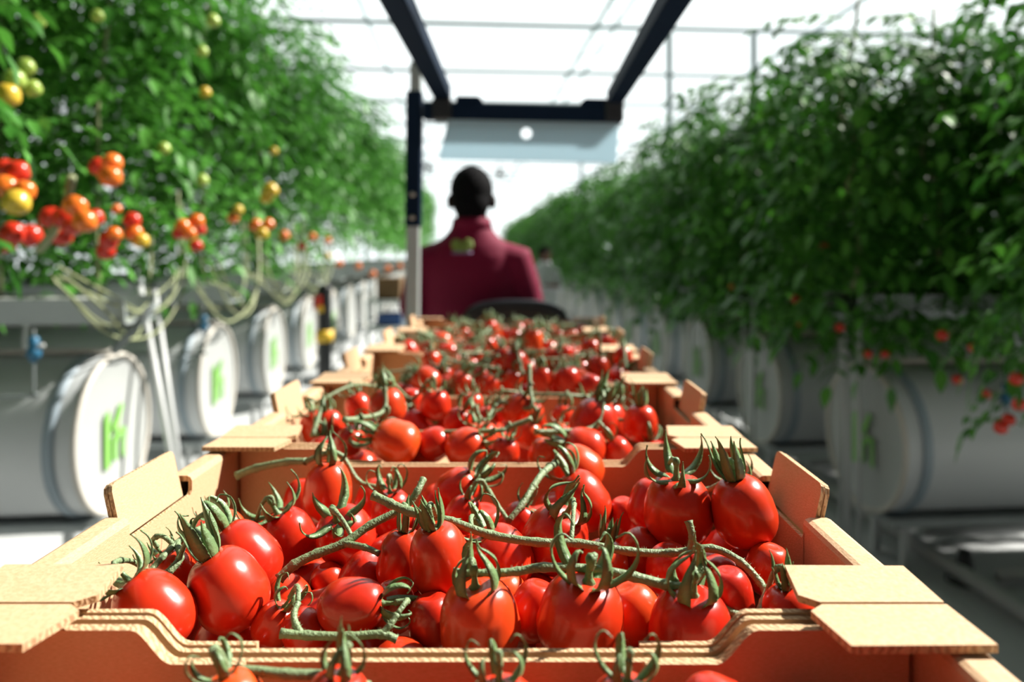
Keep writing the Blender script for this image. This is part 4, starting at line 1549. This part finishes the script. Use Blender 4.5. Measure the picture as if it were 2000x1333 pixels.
# bare lower vines, looping from row end to row end
for k in range(1, 5):
    v = LROW[k]
    root = thing('layered_vine', f'bare pale vine loops hanging below the leaves of the {ORD[k - 1]} sunlit row', 'vine', G(LU + .06, v, 1.2), 'bare vines laid along the row ends')
    for j in range(5):
        r = random.Random(k * 10 + j)
        a = Vector((r.uniform(-.08, .06), -.62 + r.uniform(-.1, .3), r.uniform(-.02, .12)))
        b = Vector((r.uniform(-.08, .06), .62 + r.uniform(-.3, .1), r.uniform(-.02, .12)))
        m1 = a.lerp(b, .3) + Vector((.03, 0, -r.uniform(.06, .26))); m2 = a.lerp(b, .65) + Vector((.04, 0, -r.uniform(.08, .28)))
        up = b + Vector((-.05, r.uniform(.05, .2), r.uniform(.2, .45)))
        mb = MB(); mb.tube(spline([a, m1, m2, b, up], 5), r.uniform(.004, .0065), 7)
        mb.build('vine_loop', M['vine'], root)
    root.rotation_euler = (0, 0, PHI)
# slanting bare stems in front of the near dark gaps
root = thing('slanted_vine', 'thick pale vine stem slanting up among red fruit on the sunlit side', 'vine', P(75, 490, 2.25))
mb = MB(); mb.tube(spline([Vector((0, 0, 0)), P(105, 450, 2.22) - root.location, P(130, 400, 2.25) - root.location, P(140, 345, 2.3) - root.location], 5), .013, 8); mb.build('stem', M['vine'], root)


def irrigation(px, py, d, lab, sgn, sc=1.0):
    p = P(px, py, d)
    root = thing('drip_valve', lab, 'valve', p)
    root.rotation_euler = (0, 0, PHI)
    root.scale = (.75, .75, 1)
    mb = MB(); mb.lathe([(0, -.045), (.016, -.045), (.02, -.03), (.03, -.028), (.03, .0), (.02, .004), (.024, .03), (.018, .042), (0, .044)], 14); mb.build('valve_body', M['blue'], root)
    mb = MB(); mb.tube([(-.045, 0, .012), (.045, 0, .012)], .008, 8); mb.build('valve_handle', M['whitepaint'], root)
    mb = MB(); mb.tube(spline([(0, 0, -.04), (0, 0, -.12), (-.005, 0, -.15), (-.03, 0, -.163), (sgn * .6, 0, -.165)], 4), .006, 7); mb.build('drip_hose', M['tube'], root)
    mb = MB(); mb.tube([(0, 0, .04), (0, 0, 1.09 - p.z)], .006, 7); mb.build('riser', M['tube'], root)
    return root


irrigation(66, 682, 2.52, 'blue valve on a thin grey hose in front of the first sunlit duct', -1)
irrigation(398, 632, 3.9, 'blue valve above the second sunlit duct', -1)
irrigation(1965, 770, 2.95, 'blue valve above the first shaded duct by the frame edge', 1)
# leaning white poles by the first sunlit duct, one grey strut
for i, (a, b, lab) in enumerate([((288, 640, 3.15), (335, 900, 3.08), 'nearer thin white pole leaning between the first and second sunlit ducts'),
                                 ((312, 640, 3.25), (345, 880, 3.2), 'farther thin white pole leaning between the first and second sunlit ducts'),
                                 ((1650, 690, 3.2), (1655, 960, 3.15), 'thin white pole beside the first shaded duct')]):
    A0, B0 = P(*a), P(*b)
    t = (B0.z - 0.002) / (A0.z - B0.z)
    foot = B0 + (B0 - A0) * t
    root = thing('leaning_pole', lab, 'pole', foot)
    top = A0 + (A0 - B0) * .35
    mb = MB(); mb.tube([(0, 0, 0), top - foot], .014, 8); o = mb.build('pole', M['whitepaint'], root)
    mb = MB(); mb.lathe([(0, -.02), (.018, -.02), (.018, .02), (0, .02)], 10, 0, Matrix.Translation(top - foot)); mb.build('pole_cap', M['tube'], root)
a, b = P(222, 688, 2.75), P(300, 598, 2.75)
mb = MB(); mb.tube([a - a, b - a], .016, 8); o = mb.build('strut', M['tube'], None, a); tag(o, 'grey strut slanting from the first sunlit duct up to its gutter', 'strut')
# floor pipes along the aisle edges
for u, z, lab in ((RU + .30, .045, 'white pipe along the floor on the shaded side of the aisle'), (LU - .05, .045, 'white pipe along the floor on the sunlit side of the aisle')):
    mb = MB(); mb.tube([G(u, 1.0, z), G(u, 30, z)], .032, 10)
    tag(mb.build('floor_pipe', M['whitepaint']), lab, 'pipe')
for k in range(1, 5):
    v = RROW[k]
    for s in (-.24, .24):
        mb = MB(); mb.tube([G(RU + .42, v + s - .02, .05), G(RU + 3.2, v + s - .02, .05)], .026, 8)
        tag(mb.build('rail_pipe', M['whitepaint']), f'{"nearer" if s < 0 else "farther"} white heating pipe on the floor under the {ORD[k - 1]} shaded duct', 'pipe', 'heating pipes on the shaded side')
t0 = P(1885, 1122, 3.02); t0.z = 0
mb = MB(); mb.lathe([(0, 0), (.075, 0), (.075, .012), (.035, .03), (.03, .10), (.022, .13), (0, .135)], 16)
b0 = thing('black_stopper', 'small black pipe stopper standing on the floor on the shaded side', 'stopper', t0)
mb.build('stopper_cone', M['black'], b0)
# post with yellow band, trolley with crate far down the aisle
c = P(634, 640, 5.3)
root = thing('marker_post', 'black post with a yellow band beside the ducts on the sunlit side', 'post', (c.x, c.y, 0))
mb = MB(); mb.lathe([(0, 0), (.05, 0), (.05, 1.10), (.04, 1.13), (0, 1.13)], 16); mb.build('shaft', M['black'], root)
zb = P(0, 668, 5.3).z
mb = MB(); mb.lathe([(.051, zb), (.064, zb), (.064, zb + .085), (.051, zb + .085)], 16); mb.build('band', M['yellow'], root)
mb = MB(); mb.box((-.035, -.062, P(0, 590, 5.3).z), (.06, .02, .10), 0, None, .006); tg = mb.build('tag', M['fruit_red'], root)
mb = MB(); mb.box((-.01, -.076, P(0, 603, 5.3).z), (.04, .01, .045), 0, None, .003); mb.build('sticker', M['yellow'], tg)
root = thing('trolley', 'small grey trolley far behind the post on the sunlit side, carrying a crate and carton', 'trolley', (P(762, 0, 8.2).x, 8.2, 0))
ztop = P(0, 634, 8.2).z
mb = MB(); mb.box((0, 0, ztop - .02), (.42, .6, .03)); mb.build('shelf', M['silver'], root)
zup = P(0, 584, 8.2).z
mb = MB(); mb.box((0, 0, zup - .016), (.42, .6, .03)); mb.build('shelf', M['silver'], root)
for sx in (-.19, .19):
    for sy in (-.28, .28):
        mb = MB(); mb.box((sx, sy, (zup + .06) / 2), (.03, .03, zup - .06)); mb.build('leg', M['silver'], root)
        mb = MB(); mb.lathe([(0, -.012), (.03, -.012), (.03, .012), (0, .012)], 14, 0, Matrix.Translation((sx, sy, .03)) @ Matrix.Rotation(PI / 2, 4, 'Y')); mb.build('wheel', M['rubber'], root)
mb = MB()
for (cx, cy, sx, sy, z0, h) in ((0, 0, .26, .36, 0, .01), (-.125, 0, .01, .36, 0, .13), (.125, 0, .01, .36, 0, .13), (0, -.175, .26, .01, 0, .13), (0, .175, .26, .01, 0, .13)):
    mb.box((cx, cy, z0 + h / 2), (sx, sy, h))
o = mb.build('crate', M['crate'], None, (P(765, 0, 8.2).x, 8.2, ztop - .004)); tag(o, 'open blue plastic crate on the lower shelf of the far trolley', 'crate')
mb = MB(); mb.box((0, 0, .12), (.26, .34, .24), 0, None, .004); mb.box((0, 0, .2405), (.262, .03, .002))
o = mb.build('carton', M['brownbox'], None, (P(764, 0, 8.2).x, 8.2, zup)); tag(o, 'brown closed carton on the upper shelf of the far trolley', 'carton')
# small fittings under the roof near the post
for i, (px, py, d, lab) in enumerate([(836, 328, 24, 'small dark fan hanging from the roof beside the navy post'), (976, 340, 24, 'small dark fan hanging from the roof above the head of the driver')]):
    p = P(px, py, d)
    root = thing('ceiling_fan', lab, 'fan', p, 'small fans under the roof')
    mb = MB(); mb.lathe([(.16, -.09), (.19, -.09), (.19, .09), (.16, .09)], 20, 0, Matrix.Rotation(PI / 2, 4, 'X')); mb.lathe([(0, -.05), (.06, -.05), (.06, .05), (0, .05)], 12, 0, Matrix.Rotation(PI / 2, 4, 'X')); mb.build('housing', M['tube'], root)
    for q in range(4):
        mb = MB(); mb.box((.09, 0, 0), (.13, .012, .07), 0, Matrix.Rotation(q * PI / 2 + .3, 4, 'Y')); mb.build('blade', M['tube'], root)
    mb = MB(); mb.tube([(0, 0, .18), (0, 0, ROOF - p.z)], .012, 6); mb.build('hanger', M['tube'], root)

# ------------------------------------------------------------------ light, sky, camera
sun = bpy.data.lights.new('sun', 'SUN')
sun.energy = 11.8
sun.angle = math.radians(1.8)
sun.color = (1.0, 0.955, 0.88)
so = bpy.data.objects.new('sun', sun); COL.objects.link(so)
so.rotation_mode = 'QUATERNION'
so.rotation_quaternion = Vector((.685, .33, .665)).to_track_quat('Z', 'Y')
w = bpy.data.worlds.new('sky'); SC.world = w
w.use_nodes = True
nt = w.node_tree
bg = nt.nodes['Background']
tc = nt.nodes.new('ShaderNodeTexCoord')
sx = nt.nodes.new('ShaderNodeSeparateXYZ'); nt.links.new(tc.outputs['Generated'], sx.inputs['Vector'])
cr = nt.nodes.new('ShaderNodeValToRGB')      # bright hazy sky ahead of the cart, dimmed overhead and behind to deepen shade
mr = nt.nodes.new('ShaderNodeMapRange')
mr.inputs['From Min'].default_value = -1; mr.inputs['From Max'].default_value = 1
nt.links.new(sx.outputs['Y'], mr.inputs['Value']); nt.links.new(mr.outputs['Result'], cr.inputs['Fac'])
e = cr.color_ramp.elements
e[0].position = .30; e[0].color = (.035, .035, .035, 1)
e[1].position = .88; e[1].color = (1, 1, 1, 1)
x = e.new(.62); x.color = (.22, .22, .22, 1)
mu = nt.nodes.new('ShaderNodeMath'); mu.operation = 'MULTIPLY'; mu.inputs[1].default_value = 1.6
nt.links.new(cr.outputs['Color'], mu.inputs[0]); nt.links.new(mu.outputs[0], bg.inputs['Strength'])
bg.inputs['Color'].default_value = (.93, 1.0, 1.0, 1)

cam = bpy.data.cameras.new('camera')
co = bpy.data.objects.new('camera', cam); COL.objects.link(co)
co.location = (0, 0, CAMZ); co.rotation_euler = (PI / 2, 0, 0)
cam.sensor_width = 36; cam.lens = F * 36 / 2000
cam.shift_x = -(CX - 1000) / 2000; cam.shift_y = -(666.5 - CY) / 2000
cam.clip_start = .02; cam.clip_end = 200
cam.dof.use_dof = True; cam.dof.focus_distance = .56; cam.dof.aperture_fstop = 3.6
SC.camera = co
SC.view_settings.view_transform = 'Standard'
SC.view_settings.look = 'None'
SC.view_settings.gamma = 1
SC.view_settings.exposure = 0
SC.view_settings.use_curve_mapping = False
cy = SC.cycles
cy.max_bounces = 6; cy.diffuse_bounces = 2; cy.glossy_bounces = 2; cy.transmission_bounces = 2
cy.transparent_max_bounces = 8
cy.caustics_reflective = False; cy.caustics_refractive = False
cy.sample_clamp_indirect = 4.0
for _o in bpy.data.objects:
    if _o.parent is None and _o.get('label') and len(_o['label'].replace('-', ' ').split()) > 16:
        print('LONG', _o.name, _o['label'])
